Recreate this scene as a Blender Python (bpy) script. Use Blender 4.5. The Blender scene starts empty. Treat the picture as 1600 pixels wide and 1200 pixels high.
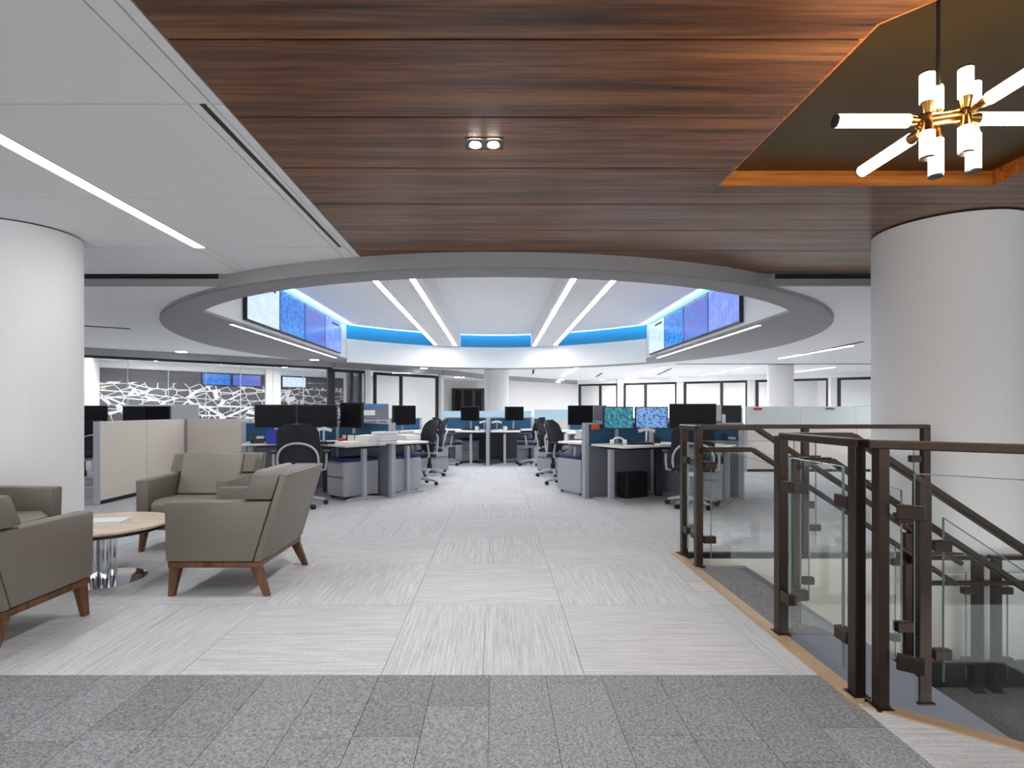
import bpy, bmesh, math, random
from mathutils import Vector, Matrix
random.seed(7)
SC = bpy.context.scene
COL = SC.collection
PI = math.pi
R = math.radians

# ------------------------------------------------------------------ camera, world, exposure
F = 880.0                     # focal length in pixels of the 1600 x 1200 frame
VX, VY = 776.0, 640.0         # vanishing point of the room axis
EYE = 1.2
cam = bpy.data.cameras.new('camera')
cam_o = bpy.data.objects.new('camera', cam)
COL.objects.link(cam_o)
cam_o.location = (0, 0, EYE)
cam_o.rotation_euler = (PI / 2, 0, 0)
cam.sensor_width = 36.0
cam.lens = 36.0 * F / 1600.0
cam.shift_x = (800 - VX) / 1600.0
cam.shift_y = -(600 - VY) / 1600.0
cam.clip_end = 200
SC.camera = cam_o

world = bpy.data.worlds.new('world')
SC.world = world
world.use_nodes = True
wbg = world.node_tree.nodes['Background']
wbg.inputs[0].default_value = (0.92, 0.96, 1.0, 1)
wbg.inputs[1].default_value = 1.45

SC.view_settings.view_transform = 'Standard'
SC.view_settings.look = 'None'
SC.view_settings.gamma = 1
SC.view_settings.use_curve_mapping = False
SC.view_settings.exposure = 0.86
SC.cycles.transparent_max_bounces = 32
SC.cycles.max_bounces = 10
SC.cycles.diffuse_bounces = 5
SC.cycles.sample_clamp_indirect = 6.0
SC.cycles.caustics_reflective = False
SC.cycles.caustics_refractive = False

# strengths of the lamps, seen and added
E_STRIP, E_RING, E_COVE, E_SOFFIT, E_BACK, E_SPOT, E_PEND = 14.0, 15.0, 3.2, 10.0, 42.0, 60.0, 18.0

# ------------------------------------------------------------------ heights
HC = 1.65                     # near ceiling above the eye
ZC = EYE + HC                 # 2.85
ZR = EYE + 1.488              # underside of the ring
ZL = EYE + 1.525              # low ceiling behind
YSTEP = 6.85                  # where the near ceiling ends
RCY, RA, RB = 13.36, 6.62, 7.46   # ring ellipse

# ------------------------------------------------------------------ materials
def lin(c):
    return tuple((v / 255 / 12.92) if v / 255 <= 0.04045 else ((v / 255 + 0.055) / 1.055) ** 2.4 for v in c)
MATS = {}
def newmat(name):
    m = bpy.data.materials.new(name)
    m.use_nodes = True
    MATS[name] = m
    return m, m.node_tree, m.node_tree.nodes['Principled BSDF']
def mat(name, rgb, rough=0.5, metal=0.0, noise=0.0, nscale=30, spec=0.5, bump=0.0):
    m, nt, b = newmat(name)
    col = lin(rgb)
    b.inputs['Roughness'].default_value = rough
    b.inputs['Metallic'].default_value = metal
    b.inputs['Specular IOR Level'].default_value = spec
    if noise or bump:
        tc = nt.nodes.new('ShaderNodeTexCoord')
        n = nt.nodes.new('ShaderNodeTexNoise')
        n.inputs['Scale'].default_value = nscale
        n.inputs['Detail'].default_value = 4
        nt.links.new(tc.outputs['Object'], n.inputs['Vector'])
        r = nt.nodes.new('ShaderNodeValToRGB')
        lo = tuple(max(0, c * (1 - noise)) for c in col); hi = tuple(min(1, c * (1 + noise)) for c in col)
        r.color_ramp.elements[0].color = (*lo, 1); r.color_ramp.elements[0].position = 0.3
        r.color_ramp.elements[1].color = (*hi, 1); r.color_ramp.elements[1].position = 0.7
        nt.links.new(n.outputs[0], r.inputs[0])
        nt.links.new(r.outputs[0], b.inputs['Base Color'])
        if bump:
            bp = nt.nodes.new('ShaderNodeBump')
            bp.inputs['Strength'].default_value = bump
            bp.inputs['Distance'].default_value = 0.003
            nt.links.new(n.outputs[0], bp.inputs['Height'])
            nt.links.new(bp.outputs[0], b.inputs['Normal'])
    else:
        b.inputs['Base Color'].default_value = (*col, 1)
    return m
def emit(name, rgb, strength):
    m, nt, b = newmat(name)
    b.inputs['Base Color'].default_value = (0.8, 0.8, 0.8, 1)
    b.inputs['Emission Color'].default_value = (*rgb, 1)
    b.inputs['Emission Strength'].default_value = strength
    return m
def glass(name, tint=(0.95, 0.97, 0.96), gloss=1.0):
    m, nt, b = newmat(name)
    nt.nodes.remove(b)
    out = nt.nodes['Material Output']
    t = nt.nodes.new('ShaderNodeBsdfTransparent'); t.inputs[0].default_value = (*tint, 1)
    g = nt.nodes.new('ShaderNodeBsdfGlossy'); g.inputs['Roughness'].default_value = 0.03
    g.inputs[0].default_value = (0.9, 0.95, 0.95, 1)
    fr = nt.nodes.new('ShaderNodeFresnel'); fr.inputs[0].default_value = 1.45
    ge = nt.nodes.new('ShaderNodeNewGeometry')
    inv = nt.nodes.new('ShaderNodeMath'); inv.operation = 'SUBTRACT'; inv.inputs[0].default_value = gloss
    mul = nt.nodes.new('ShaderNodeMath'); mul.operation = 'MULTIPLY'; mul.use_clamp = True
    nt.links.new(ge.outputs['Backfacing'], inv.inputs[1])
    nt.links.new(fr.outputs[0], mul.inputs[0]); nt.links.new(inv.outputs[0], mul.inputs[1])
    mx = nt.nodes.new('ShaderNodeMixShader')
    nt.links.new(mul.outputs[0], mx.inputs[0]); nt.links.new(t.outputs[0], mx.inputs[1]); nt.links.new(g.outputs[0], mx.inputs[2])
    nt.links.new(mx.outputs[0], out.inputs['Surface'])
    return m
def wood(name, dark, mid, light, scale=(0.5, 11, 11), rough=0.35, rand=True):
    m, nt, b = newmat(name)
    N, L = nt.nodes, nt.links
    tc = N.new('ShaderNodeTexCoord')
    vec = tc.outputs['Object']
    if rand:
        oi = N.new('ShaderNodeObjectInfo')
        k = N.new('ShaderNodeMath'); k.operation = 'MULTIPLY'; k.inputs[1].default_value = 57.0
        L.new(oi.outputs['Random'], k.inputs[0])
        ad = N.new('ShaderNodeVectorMath'); ad.operation = 'ADD'
        cb = N.new('ShaderNodeCombineXYZ'); L.new(k.outputs[0], cb.inputs[0]); L.new(k.outputs[0], cb.inputs[1])
        L.new(vec, ad.inputs[0]); L.new(cb.outputs[0], ad.inputs[1]); vec = ad.outputs[0]
    mp = N.new('ShaderNodeMapping'); mp.inputs['Scale'].default_value = scale
    L.new(vec, mp.inputs[0])
    n1 = N.new('ShaderNodeTexNoise'); n1.inputs['Scale'].default_value = 1.0; n1.inputs['Detail'].default_value = 7
    n1.inputs['Roughness'].default_value = 0.62; n1.inputs['Distortion'].default_value = 0.6
    n2 = N.new('ShaderNodeTexNoise'); n2.inputs['Scale'].default_value = 5.0; n2.inputs['Detail'].default_value = 5
    L.new(mp.outputs[0], n1.inputs[0]); L.new(mp.outputs[0], n2.inputs[0])
    mx = N.new('ShaderNodeMath'); mx.operation = 'MULTIPLY_ADD'; mx.inputs[1].default_value = 0.35
    L.new(n2.outputs[0], mx.inputs[0]); 
    h = N.new('ShaderNodeMath'); h.operation = 'MULTIPLY'; h.inputs[1].default_value = 0.75
    L.new(n1.outputs[0], h.inputs[0]); L.new(h.outputs[0], mx.inputs[2])
    rp = N.new('ShaderNodeValToRGB')
    e = rp.color_ramp.elements
    e[0].position = 0.36; e[0].color = (*lin(dark), 1)
    e[1].position = 0.70; e[1].color = (*lin(light), 1)
    q = e.new(0.52); q.color = (*lin(mid), 1)
    L.new(mx.outputs[0], rp.inputs[0]); L.new(rp.outputs[0], b.inputs['Base Color'])
    b.inputs['Roughness'].default_value = rough
    bp = N.new('ShaderNodeBump'); bp.inputs['Strength'].default_value = 0.08; bp.inputs['Distance'].default_value = 0.002
    L.new(n2.outputs[0], bp.inputs['Height']); L.new(bp.outputs[0], b.inputs['Normal'])
    return m
def carpet(name, lo, hi, scale, rnd=0.12, fine=260.0):
    """short pile; per-tile shade by object, stripes along the tile's own X"""
    m, nt, b = newmat(name)
    N, L = nt.nodes, nt.links
    tc = N.new('ShaderNodeTexCoord'); oi = N.new('ShaderNodeObjectInfo')
    k = N.new('ShaderNodeMath'); k.operation = 'MULTIPLY'; k.inputs[1].default_value = 41.0
    L.new(oi.outputs['Random'], k.inputs[0])
    cb = N.new('ShaderNodeCombineXYZ'); L.new(k.outputs[0], cb.inputs[1]); L.new(k.outputs[0], cb.inputs[2])
    ad = N.new('ShaderNodeVectorMath'); ad.operation = 'ADD'
    L.new(tc.outputs['Object'], ad.inputs[0]); L.new(cb.outputs[0], ad.inputs[1])
    mp = N.new('ShaderNodeMapping'); mp.inputs['Scale'].default_value = scale
    L.new(ad.outputs[0], mp.inputs[0])
    n1 = N.new('ShaderNodeTexNoise'); n1.inputs['Scale'].default_value = 1.0; n1.inputs['Detail'].default_value = 3; n1.inputs['Roughness'].default_value = 0.65
    L.new(mp.outputs[0], n1.inputs[0])
    n2 = N.new('ShaderNodeTexNoise'); n2.inputs['Scale'].default_value = fine; n2.inputs['Detail'].default_value = 2
    L.new(ad.outputs[0], n2.inputs[0])
    mx = N.new('ShaderNodeMath'); mx.operation = 'MULTIPLY_ADD'; mx.inputs[1].default_value = 0.45
    h = N.new('ShaderNodeMath'); h.operation = 'MULTIPLY'; h.inputs[1].default_value = 0.55
    L.new(n1.outputs[0], h.inputs[0]); L.new(n2.outputs[0], mx.inputs[0]); L.new(h.outputs[0], mx.inputs[2])
    rp = N.new('ShaderNodeValToRGB'); e = rp.color_ramp.elements
    e[0].position = 0.34; e[0].color = (*lin(lo), 1); e[1].position = 0.66; e[1].color = (*lin(hi), 1)
    L.new(mx.outputs[0], rp.inputs[0])
    hsv = N.new('ShaderNodeHueSaturation')
    va = N.new('ShaderNodeMapRange'); va.inputs['To Min'].default_value = 1 - rnd; va.inputs['To Max'].default_value = 1 + rnd
    L.new(oi.outputs['Random'], va.inputs['Value']); L.new(va.outputs[0], hsv.inputs['Value'])
    L.new(rp.outputs[0], hsv.inputs['Color']); L.new(hsv.outputs[0], b.inputs['Base Color'])
    b.inputs['Roughness'].default_value = 0.95; b.inputs['Specular IOR Level'].default_value = 0.15
    bp = N.new('ShaderNodeBump'); bp.inputs['Strength'].default_value = 0.25; bp.inputs['Distance'].default_value = 0.003
    L.new(mx.outputs[0], bp.inputs['Height']); L.new(bp.outputs[0], b.inputs['Normal'])
    return m

WHITE = mat('white_paint', (238, 238, 238), 0.7, noise=0.015, nscale=300)
CEIL = mat('ceiling_white', (244, 244, 245), 0.8, noise=0.03, nscale=400)
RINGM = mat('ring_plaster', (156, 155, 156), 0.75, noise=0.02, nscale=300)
COLM = mat('column_plaster', (232, 232, 233), 0.75, noise=0.03, nscale=120, bump=0.1)
DARKGAP = mat('dark_reveal', (14, 14, 15), 0.9)
SLAB = mat('concrete_slab', (120, 120, 122), 0.9)
STAIRWALL = mat('stairwell_paint', (240, 235, 224), 0.8, noise=0.02, nscale=60)
WALNUT = wood('walnut_plank', (44, 24, 12), (102, 62, 36), (152, 102, 62), rough=0.31)
WALNUTF = wood('walnut_fascia_lamplit', (120, 54, 14), (190, 104, 36), (226, 146, 66), scale=(0.6, 14, 14), rough=0.4)  # bright orange puts the pendant's glow into the walnut colour
LEGWOOD = wood('leg_walnut', (44, 25, 12), (88, 54, 28), (120, 78, 44), scale=(12, 12, 2), rough=0.35)
TABLEW = wood('pale_oak_top', (182, 164, 142), (204, 188, 168), (220, 206, 190), scale=(2, 26, 26), rough=0.4)
BEIGEP = mat('beige_laminate', (218, 209, 200), 0.55, noise=0.02, nscale=50)
GOLD = mat('recess_gold', (84, 64, 22), 0.38, metal=0.55, noise=0.10, nscale=5)
CARL = carpet('striped_carpet', (158, 160, 164), (214, 216, 221), (3.5, 130, 130), 0.035)
CARD = carpet('speckled_carpet', (86, 88, 92), (170, 172, 177), (85, 85, 85), 0.11, fine=240)
CARSTAIR = carpet('stair_carpet', (96, 97, 102), (150, 151, 157), (60, 60, 60), 0.05)
BRONZE = mat('dark_bronze', (62, 50, 42), 0.34, metal=0.8, noise=0.12, nscale=8)
BRASSTRIM = mat('brushed_bronze_trim', (196, 168, 136), 0.4, metal=0.35, noise=0.1, nscale=14)
GLASS = glass('clear_glass', (0.982, 0.990, 0.986))
GLASSW = glass('window_glass', (0.975, 0.985, 0.985), 1.0)
BLUEGLOW = mat('painted_blue_cove_glow', (52, 150, 200), 0.7)  # blue LED wash on the upper far wall, put into its colour
FROST = mat('frosted_screen', (214, 224, 226), 0.5)
FROSTB = mat('blue_frosted_screen', (176, 206, 218), 0.5)
BLACKF = mat('black_frame', (16, 16, 18), 0.45)
LEATHER = mat('taupe_leather', (113, 107, 98), 0.42, noise=0.05, nscale=40, bump=0.12)
LEATHERL = mat('taupe_leather_cushion', (134, 129, 118), 0.42, noise=0.05, nscale=40, bump=0.12)
CHROME = mat('chrome', (222, 224, 228), 0.08, metal=1.0)
STEEL = mat('satin_steel', (196, 198, 202), 0.28, metal=0.9)
GREYM = mat('grey_powder_coat', (168, 171, 180), 0.45)
GREYD = mat('grey_panel', (116, 119, 130), 0.5, noise=0.03, nscale=60)
BLUEF = mat('blue_fabric', (38, 82, 116), 0.9, noise=0.12, nscale=220)
NAVY = mat('navy_cushion', (28, 48, 112), 0.8, noise=0.1, nscale=120)
WORKTOP = mat('white_worktop', (232, 231, 228), 0.35)
BLACKP = mat('black_plastic', (20, 20, 23), 0.4)
BLACKM = mat('black_mesh_fabric', (30, 31, 38), 0.75, noise=0.25, nscale=350)
CHAIRGREY = mat('chair_grey_frame', (190, 192, 196), 0.35, metal=0.3)
SCREENOFF = mat('dark_screen', (8, 8, 12), 0.35, spec=0.15)
PAPER = mat('white_paper', (236, 235, 232), 0.7)
PAPERL = mat('lilac_paper', (206, 198, 222), 0.7)
ORANGE = mat('orange_card', (226, 96, 36), 0.6)
REDC = mat('red_card', (206, 22, 60), 0.6)
REDM = mat('red_box', (200, 62, 38), 0.5)
COBALT = mat('cobalt_plastic', (24, 52, 176), 0.4)
BRASS = mat('aged_brass', (150, 112, 66), 0.25, metal=1.0)
L_STRIP = emit('strip_diffuser', (1.0, 0.985, 0.965), E_STRIP)
L_RING = emit('ring_strip_diffuser', (1.0, 0.985, 0.965), E_RING)
L_SOFF = emit('soffit_strip_diffuser', (1.0, 0.98, 0.95), E_SOFFIT)
L_BACK = emit('back_strip_diffuser', (1.0, 0.99, 0.97), E_BACK)
L_COVE = emit('blue_cove_diffuser', (0.0, 0.5, 1.0), E_COVE)
L_COVEW = emit('white_cove_line', (0.9, 0.97, 1.0), 1.8)
L_SPOT = emit('spot_lamp', (1.0, 0.95, 0.85), E_SPOT)
L_PEND = emit('pendant_tube_glow', (1.0, 0.80, 0.52), E_PEND)
L_DOWN = emit('downlight_lens', (1.0, 0.98, 0.95), 12.0)

def screen_mat(name, base, alt, line, scale, mode=0, strength=1.2):
    """flat print of a lit dashboard: tables, blocks and lines on the screen's own UV"""
    m, nt, b = newmat(name)
    N, L = nt.nodes, nt.links
    tc = N.new('ShaderNodeTexCoord')
    br = N.new('ShaderNodeTexBrick'); br.offset = 0.0 if mode == 0 else 0.4
    br.inputs['Scale'].default_value = scale; br.inputs['Mortar Size'].default_value = 0.035 if mode == 0 else 0.05
    br.inputs['Brick Width'].default_value = 0.9; br.inputs['Row Height'].default_value = 0.32
    br.inputs['Color1'].default_value = (*lin(base), 1); br.inputs['Color2'].default_value = (*lin(alt), 1); br.inputs['Mortar'].default_value = (*lin(line), 1)
    L.new(tc.outputs['UV'], br.inputs['Vector'])
    col = br.outputs['Color']
    n = N.new('ShaderNodeTexNoise'); n.inputs['Scale'].default_value = 6 if mode else 3; n.inputs['Detail'].default_value = 3
    L.new(tc.outputs['UV'], n.inputs['Vector'])
    rp = N.new('ShaderNodeValToRGB'); rp.color_ramp.interpolation = 'CONSTANT' if mode == 1 else 'LINEAR'
    e = rp.color_ramp.elements
    e[0].position = 0.0; e[0].color = (*lin(base), 1)
    e[1].position = 0.62; e[1].color = (*lin(line), 1)
    q = e.new(0.46); q.color = (*lin(alt), 1)
    L.new(n.outputs[0], rp.inputs[0])
    mx = N.new('ShaderNodeMix'); mx.data_type = 'RGBA'
    mx.inputs['Factor'].default_value = (0.25, 0.7, 0.8)[mode]
    L.new(col, mx.inputs['A']); L.new(rp.outputs[0], mx.inputs['B'])
    L.new(mx.outputs['Result'], b.inputs['Emission Color'])
    b.inputs['Emission Strength'].default_value = strength
    b.inputs['Base Color'].default_value = (0.01, 0.01, 0.012, 1); b.inputs['Roughness'].default_value = 0.2
    return m
SCR_TABLE = screen_mat('screen_white_table', (206, 226, 250), (176, 204, 244), (236, 244, 255), 7, 0, 0.62)
SCR_MAP = screen_mat('screen_blue_map', (16, 84, 190), (60, 140, 222), (6, 44, 128), 6, 1, 0.7)
SCR_MIX = screen_mat('screen_violet_chart', (60, 92, 214), (40, 130, 214), (140, 70, 160), 4, 2, 0.62)
SCR_LAV = screen_mat('screen_lavender_list', (78, 110, 226), (98, 130, 236), (178, 196, 248), 5, 0, 0.6)
SCR_DASH = screen_mat('screen_teal_dashboard', (10, 40, 74), (40, 128, 148), (110, 190, 190), 9, 1, 0.6)
SCR_DASH2 = screen_mat('screen_blue_dashboard', (44, 86, 180), (130, 180, 232), (22, 32, 92), 8, 1, 0.55)

# ------------------------------------------------------------------ mesh helpers
class MB:
    def __init__(s): s.bm = bmesh.new()
    def box(s, x0, y0, z0, x1, y1, z1):
        v = [s.bm.verts.new(p) for p in ((x0,y0,z0),(x1,y0,z0),(x1,y1,z0),(x0,y1,z0),(x0,y0,z1),(x1,y0,z1),(x1,y1,z1),(x0,y1,z1))]
        for f in ((0,3,2,1),(4,5,6,7),(0,1,5,4),(1,2,6,5),(2,3,7,6),(3,0,4,7)): s.bm.faces.new([v[i] for i in f])
        return s
    def prism(s, poly, z0, z1):
        a = sum(poly[i][0]*poly[(i+1)%len(poly)][1]-poly[(i+1)%len(poly)][0]*poly[i][1] for i in range(len(poly)))
        if a < 0: poly = poly[::-1]
        b = [s.bm.verts.new((p[0],p[1],z0)) for p in poly]; t = [s.bm.verts.new((p[0],p[1],z1)) for p in poly]
        n = len(poly)
        s.bm.faces.new(b[::-1]); s.bm.faces.new(t)
        for i in range(n): s.bm.faces.new((b[i], b[(i+1)%n], t[(i+1)%n], t[i]))
        return s
    def side(s, poly, x0, x1):
        """polygon in (y, z) swept along x"""
        a = [s.bm.verts.new((x0,p[0],p[1])) for p in poly]; b = [s.bm.verts.new((x1,p[0],p[1])) for p in poly]
        n = len(poly)
        s.bm.faces.new(a[::-1]); s.bm.faces.new(b)
        for i in range(n): s.bm.faces.new((a[i], a[(i+1)%n], b[(i+1)%n], b[i]))
        return s
    def loft(s, r0, r1):
        """two rings of points -> closed solid"""
        a = [s.bm.verts.new(p) for p in r0]; b = [s.bm.verts.new(p) for p in r1]
        n = len(a)
        s.bm.faces.new(a[::-1]); s.bm.faces.new(b)
        for i in range(n): s.bm.faces.new((a[i], a[(i+1)%n], b[(i+1)%n], b[i]))
        return s
    def bar(s, p, q, w, h, up=(0,0,1)):
        """rectangular bar p->q, width w across, h along up"""
        p, q = Vector(p), Vector(q); d = (q-p).normalized(); u = Vector(up)
        side = d.cross(u)
        if side.length < 1e-5: side = d.cross(Vector((1,0,0)))
        side.normalize(); u = side.cross(d).normalized()
        def ring(c): return [c+side*w/2+u*h/2, c-side*w/2+u*h/2, c-side*w/2-u*h/2, c+side*w/2-u*h/2]
        return s.loft(ring(p), ring(q))
    def tube(s, pts, r, n=10, cap=True):
        pts = [Vector(p) for p in pts]; rings = []
        rr = r if isinstance(r, (list, tuple)) else [r]*len(pts)
        ref = None
        for i, p in enumerate(pts):
            d = (pts[min(i+1, len(pts)-1)] - pts[max(i-1, 0)]).normalized()
            if ref is None:
                ref = Vector((0,0,1)) if abs(d.z) < 0.9 else Vector((1,0,0))
            a = d.cross(ref).normalized(); b = a.cross(d).normalized(); ref = b
            rings.append([s.bm.verts.new(p + (a*math.cos(2*PI*k/n) + b*math.sin(2*PI*k/n))*rr[i]) for k in range(n)])
        for i in range(len(rings)-1):
            for k in range(n):
                s.bm.faces.new((rings[i][k], rings[i][(k+1)%n], rings[i+1][(k+1)%n], rings[i+1][k]))
        if cap:
            s.bm.faces.new(rings[0][::-1]); s.bm.faces.new(rings[-1])
        return s
    def lathe(s, prof, n=24, c=(0,0,0)):
        rings = []
        for r, z in prof:
            rings.append([s.bm.verts.new((c[0]+max(r,1e-4)*math.cos(2*PI*k/n), c[1]+max(r,1e-4)*math.sin(2*PI*k/n), c[2]+z)) for k in range(n)])
        for i in range(len(rings)-1):
            for k in range(n): s.bm.faces.new((rings[i][k], rings[i][(k+1)%n], rings[i+1][(k+1)%n], rings[i+1][k]))
        s.bm.faces.new(rings[0][::-1]); s.bm.faces.new(rings[-1])
        return s
    def sheet(s, grid, th, closed=False):
        """grid of points (rows of equal length) given thickness th along the normal"""
        V = [[Vector(p) for p in row] for row in grid]
        nr, nc = len(V), len(V[0])
        def nrm(i, j):
            a = V[min(i+1,nr-1)][j]-V[max(i-1,0)][j]; b = V[i][min(j+1,nc-1)]-V[i][max(j-1,0)]
            n = a.cross(b)
            return n.normalized() if n.length > 1e-9 else Vector((0,0,1))
        A = [[s.bm.verts.new(V[i][j]+nrm(i,j)*th/2) for j in range(nc)] for i in range(nr)]
        B = [[s.bm.verts.new(V[i][j]-nrm(i,j)*th/2) for j in range(nc)] for i in range(nr)]
        for i in range(nr-1):
            for j in range(nc-1):
                s.bm.faces.new((A[i][j],A[i+1][j],A[i+1][j+1],A[i][j+1])); s.bm.faces.new((B[i][j],B[i][j+1],B[i+1][j+1],B[i+1][j]))
        for i in range(nr-1):
            s.bm.faces.new((A[i][0],B[i][0],B[i+1][0],A[i+1][0])); s.bm.faces.new((A[i][-1],A[i+1][-1],B[i+1][-1],B[i][-1]))
        for j in range(nc-1):
            s.bm.faces.new((A[0][j],A[0][j+1],B[0][j+1],B[0][j])); s.bm.faces.new((A[-1][j],B[-1][j],B[-1][j+1],A[-1][j+1]))
        return s
    def mesh(s, name, bevel=0.0, seg=2, smooth=False):
        bmesh.ops.recalc_face_normals(s.bm, faces=s.bm.faces)
        if bevel:
            es = [e for e in s.bm.edges if len(e.link_faces) == 2 and e.calc_face_angle(0) > 0.5]
            bmesh.ops.bevel(s.bm, geom=es, offset=bevel, segments=seg, affect='EDGES', profile=0.5, clamp_overlap=True)
        me = bpy.data.meshes.new(name)
        s.bm.to_mesh(me); s.bm.free()
        if smooth:
            for p in me.polygons: p.use_smooth = True
            try: me.set_sharp_from_angle(angle=R(38))
            except Exception: pass
        return me

def put(name, me, m, parent=None, loc=(0,0,0), rz=0, kind=None):
    if isinstance(me, MB): me = me.mesh(name)
    if m is not None and not me.materials: me.materials.append(m)
    o = bpy.data.objects.new(name, me); COL.objects.link(o)
    o.parent = parent; o.location = loc; o.rotation_euler = (0,0,rz)
    if kind: o['kind'] = kind
    return o
def thing(name, label, cat, loc=(0,0,0), rz=0, group=None):
    o = bpy.data.objects.new(name, None); COL.objects.link(o)
    o.empty_display_size = 0.1
    o.location = loc; o.rotation_euler = (0,0,rz); o['label'] = label; o['category'] = cat
    if group: o['group'] = group
    return o
def tag(o, label, cat, group=None):
    o['label'] = label; o['category'] = cat
    if group: o['group'] = group
    return o
def struct(name, me=None, m=None, loc=(0,0,0), label=None):
    if me is None:
        o = bpy.data.objects.new(name, None); COL.objects.link(o); o.location = loc; o.empty_display_size = 0.1
    else: o = put(name, me, m, None, loc)
    o['kind'] = 'structure'
    if label: o['label'] = label
    return o
KIDS = {}
def dup(root, loc, rz, label, group=None):
    """copy of a thing with its parts and sub-parts"""
    r = root.copy(); COL.objects.link(r); r.location = loc; r.rotation_euler = (0,0,rz); r['label'] = label
    if group: r['group'] = group
    def rec(o, n):
        for ch in [c for c in ALLKIDS(o)]:
            c = ch.copy(); COL.objects.link(c); c.parent = n; rec(ch, c)
    rec(root, r)
    return r
def ALLKIDS(o): return list(o.children)

def clip_half(poly, a, b, keep_left=True):
    """clip polygon to the left (or right) side of the line a->b"""
    out = []
    def sd(p): 
        v = (b[0]-a[0])*(p[1]-a[1]) - (b[1]-a[1])*(p[0]-a[0])
        return v if keep_left else -v
    n = len(poly)
    for i in range(n):
        p, q = poly[i], poly[(i+1)%n]; sp, sq = sd(p), sd(q)
        if sp >= 0: out.append(p)
        if sp*sq < 0:
            t = sp/(sp-sq); out.append((p[0]+(q[0]-p[0])*t, p[1]+(q[1]-p[1])*t))
    return out
def area(poly): return abs(sum(poly[i][0]*poly[(i+1)%len(poly)][1]-poly[(i+1)%len(poly)][0]*poly[i][1] for i in range(len(poly))))/2
def minus(poly, conv):
    """polygon minus a convex counter-clockwise polygon -> convex pieces"""
    out, t = [], poly
    for i in range(len(conv)):
        a, b = conv[i], conv[(i+1)%len(conv)]
        o = clip_half(t, a, b, False)
        if len(o) >= 3 and area(o) > 1e-4: out.append(o)
        t = clip_half(t, a, b, True)
        if len(t) < 3: break
    return out
# ================================================================== the setting
# ------------------------------------------------------------------ floor with carpet tiles, stair opening
OPEN = [(1.50, 1.64), (5.2, 1.64), (5.2, 4.72), (1.50, 4.72)]
CHAM = ((1.50, 2.30), (2.30, 1.64))
OPENC = [(2.30, 1.64), (5.2, 1.64), (5.2, 4.70), (1.50, 4.70), (1.50, 2.30)]     # counter-clockwise, convex
fl = MB()
fl.prism([(-16,-6),(1.5,-6),(1.5,33),(-16,33)], -0.32, -0.009)
fl.prism([(1.5,4.70),(16,4.70),(16,33),(1.5,33)], -0.32, -0.009)
fl.prism([(1.5,-6),(16,-6),(16,1.64),(2.3,1.64),(1.5,2.3)], -0.32, -0.009)
fl.prism([(5.2,1.64),(16,1.64),(16,4.70),(5.2,4.70)], -0.32, -0.009)
floor = struct('floor', fl, SLAB)
TX, TY, T = -0.523, 2.545, 0.92
DW = 0.25
def chamfer_tile(poly):
    m = MB(); m.prism(poly, -0.008, 0.0)
    return m
def tile_rect(hx, hy):
    g = 0.0012
    return [(-hx+g,-hy+g),(hx-g,-hy+g),(hx-g,hy-g),(-hx+g,hy-g)]
tile_me = chamfer_tile(tile_rect(T/2, T/4)).mesh('carpet_tile'); tile_me.materials.append(CARL)
dark_me = chamfer_tile(tile_rect(T/2, DW/2)).mesh('carpet_tile'); dark_me.materials.append(CARD)
tiles = []     # (distance, cx, cy, rot, poly_local or None, dark)
def add_tile(cx, cy, rot, dark):
    c, s = math.cos(rot), math.sin(rot)
    loc = tile_rect(T/2, DW/2 if dark else T/4)
    wpoly = [(cx+c*x-s*y, cy+s*x+c*y) for x, y in loc]
    if area(wpoly) < 1e-3: return
    xs = [p[0] for p in wpoly]; ys = [p[1] for p in wpoly]
    pieces = None
    if max(xs) > 1.5 and min(ys) < 4.7 and max(ys) > 1.6: pieces = minus(wpoly, OPENC)
    if not dark and min(ys) < 2.545 and min(xs) < 1.47:     # the dark field ends at this line
        src = pieces if pieces is not None else [wpoly]
        nxt = []
        for pc in src:
            a = clip_half(pc, (1.47, 0), (1.47, 1), False)
            if len(a) >= 3 and area(a) > 1e-3: nxt.append(a)
        pieces = nxt
    if dark and max(xs) > 1.47:
        a = clip_half(wpoly, (1.47, 0), (1.47, 1), True); pieces = [a] if len(a) >= 3 and area(a) > 1e-3 else []
    if dark and max(ys) > 2.545:
        src = pieces if pieces is not None else [wpoly]
        pieces = [a for a in (clip_half(q, (0, 2.545), (1, 2.545), False) for q in src) if len(a) >= 3 and area(a) > 1e-3]
    vis = cy > 0.2 and abs(cx) < 1.02*cy + 0.6
    dist = math.hypot(cx, cy) + (0 if vis else 100)
    if pieces is None: tiles.append((dist, cx, cy, rot, None, dark))
    else:
        for pc in pieces:
            tiles.append((dist, cx, cy, rot, [(c*(x-cx)+s*(y-cy), -s*(x-cx)+c*(y-cy)) for x, y in pc], dark))
for j in range(-4, 32):
    for i in range(-15, 17):
        x0, y0 = TX+i*T, TY+j*T
        if j < 0 and x0+T <= 1.47: continue
        if (i+j) % 2 == 0:
            add_tile(x0+T*.25, y0+T/2, PI/2, False); add_tile(x0+T*.75, y0+T/2, PI/2, False)
        else:
            add_tile(x0+T/2, y0+T*.25, 0, False); add_tile(x0+T/2, y0+T*.75, 0, False)
stg = random.Random(5)
for i in range(-62, 10):                      # dark planks, running away from the eye, staggered
    st = stg.random()*T
    for j in range(-9, 2):
        x0 = -0.53+i*DW; y1 = TY+T*.5+j*T-st
        if y1-T > TY-.01: continue
        add_tile(x0+DW/2, y1-T/2, PI/2, True)
tiles.sort(key=lambda t: t[0])
rest = {False: MB(), True: MB()}
nt_ = 0
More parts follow.
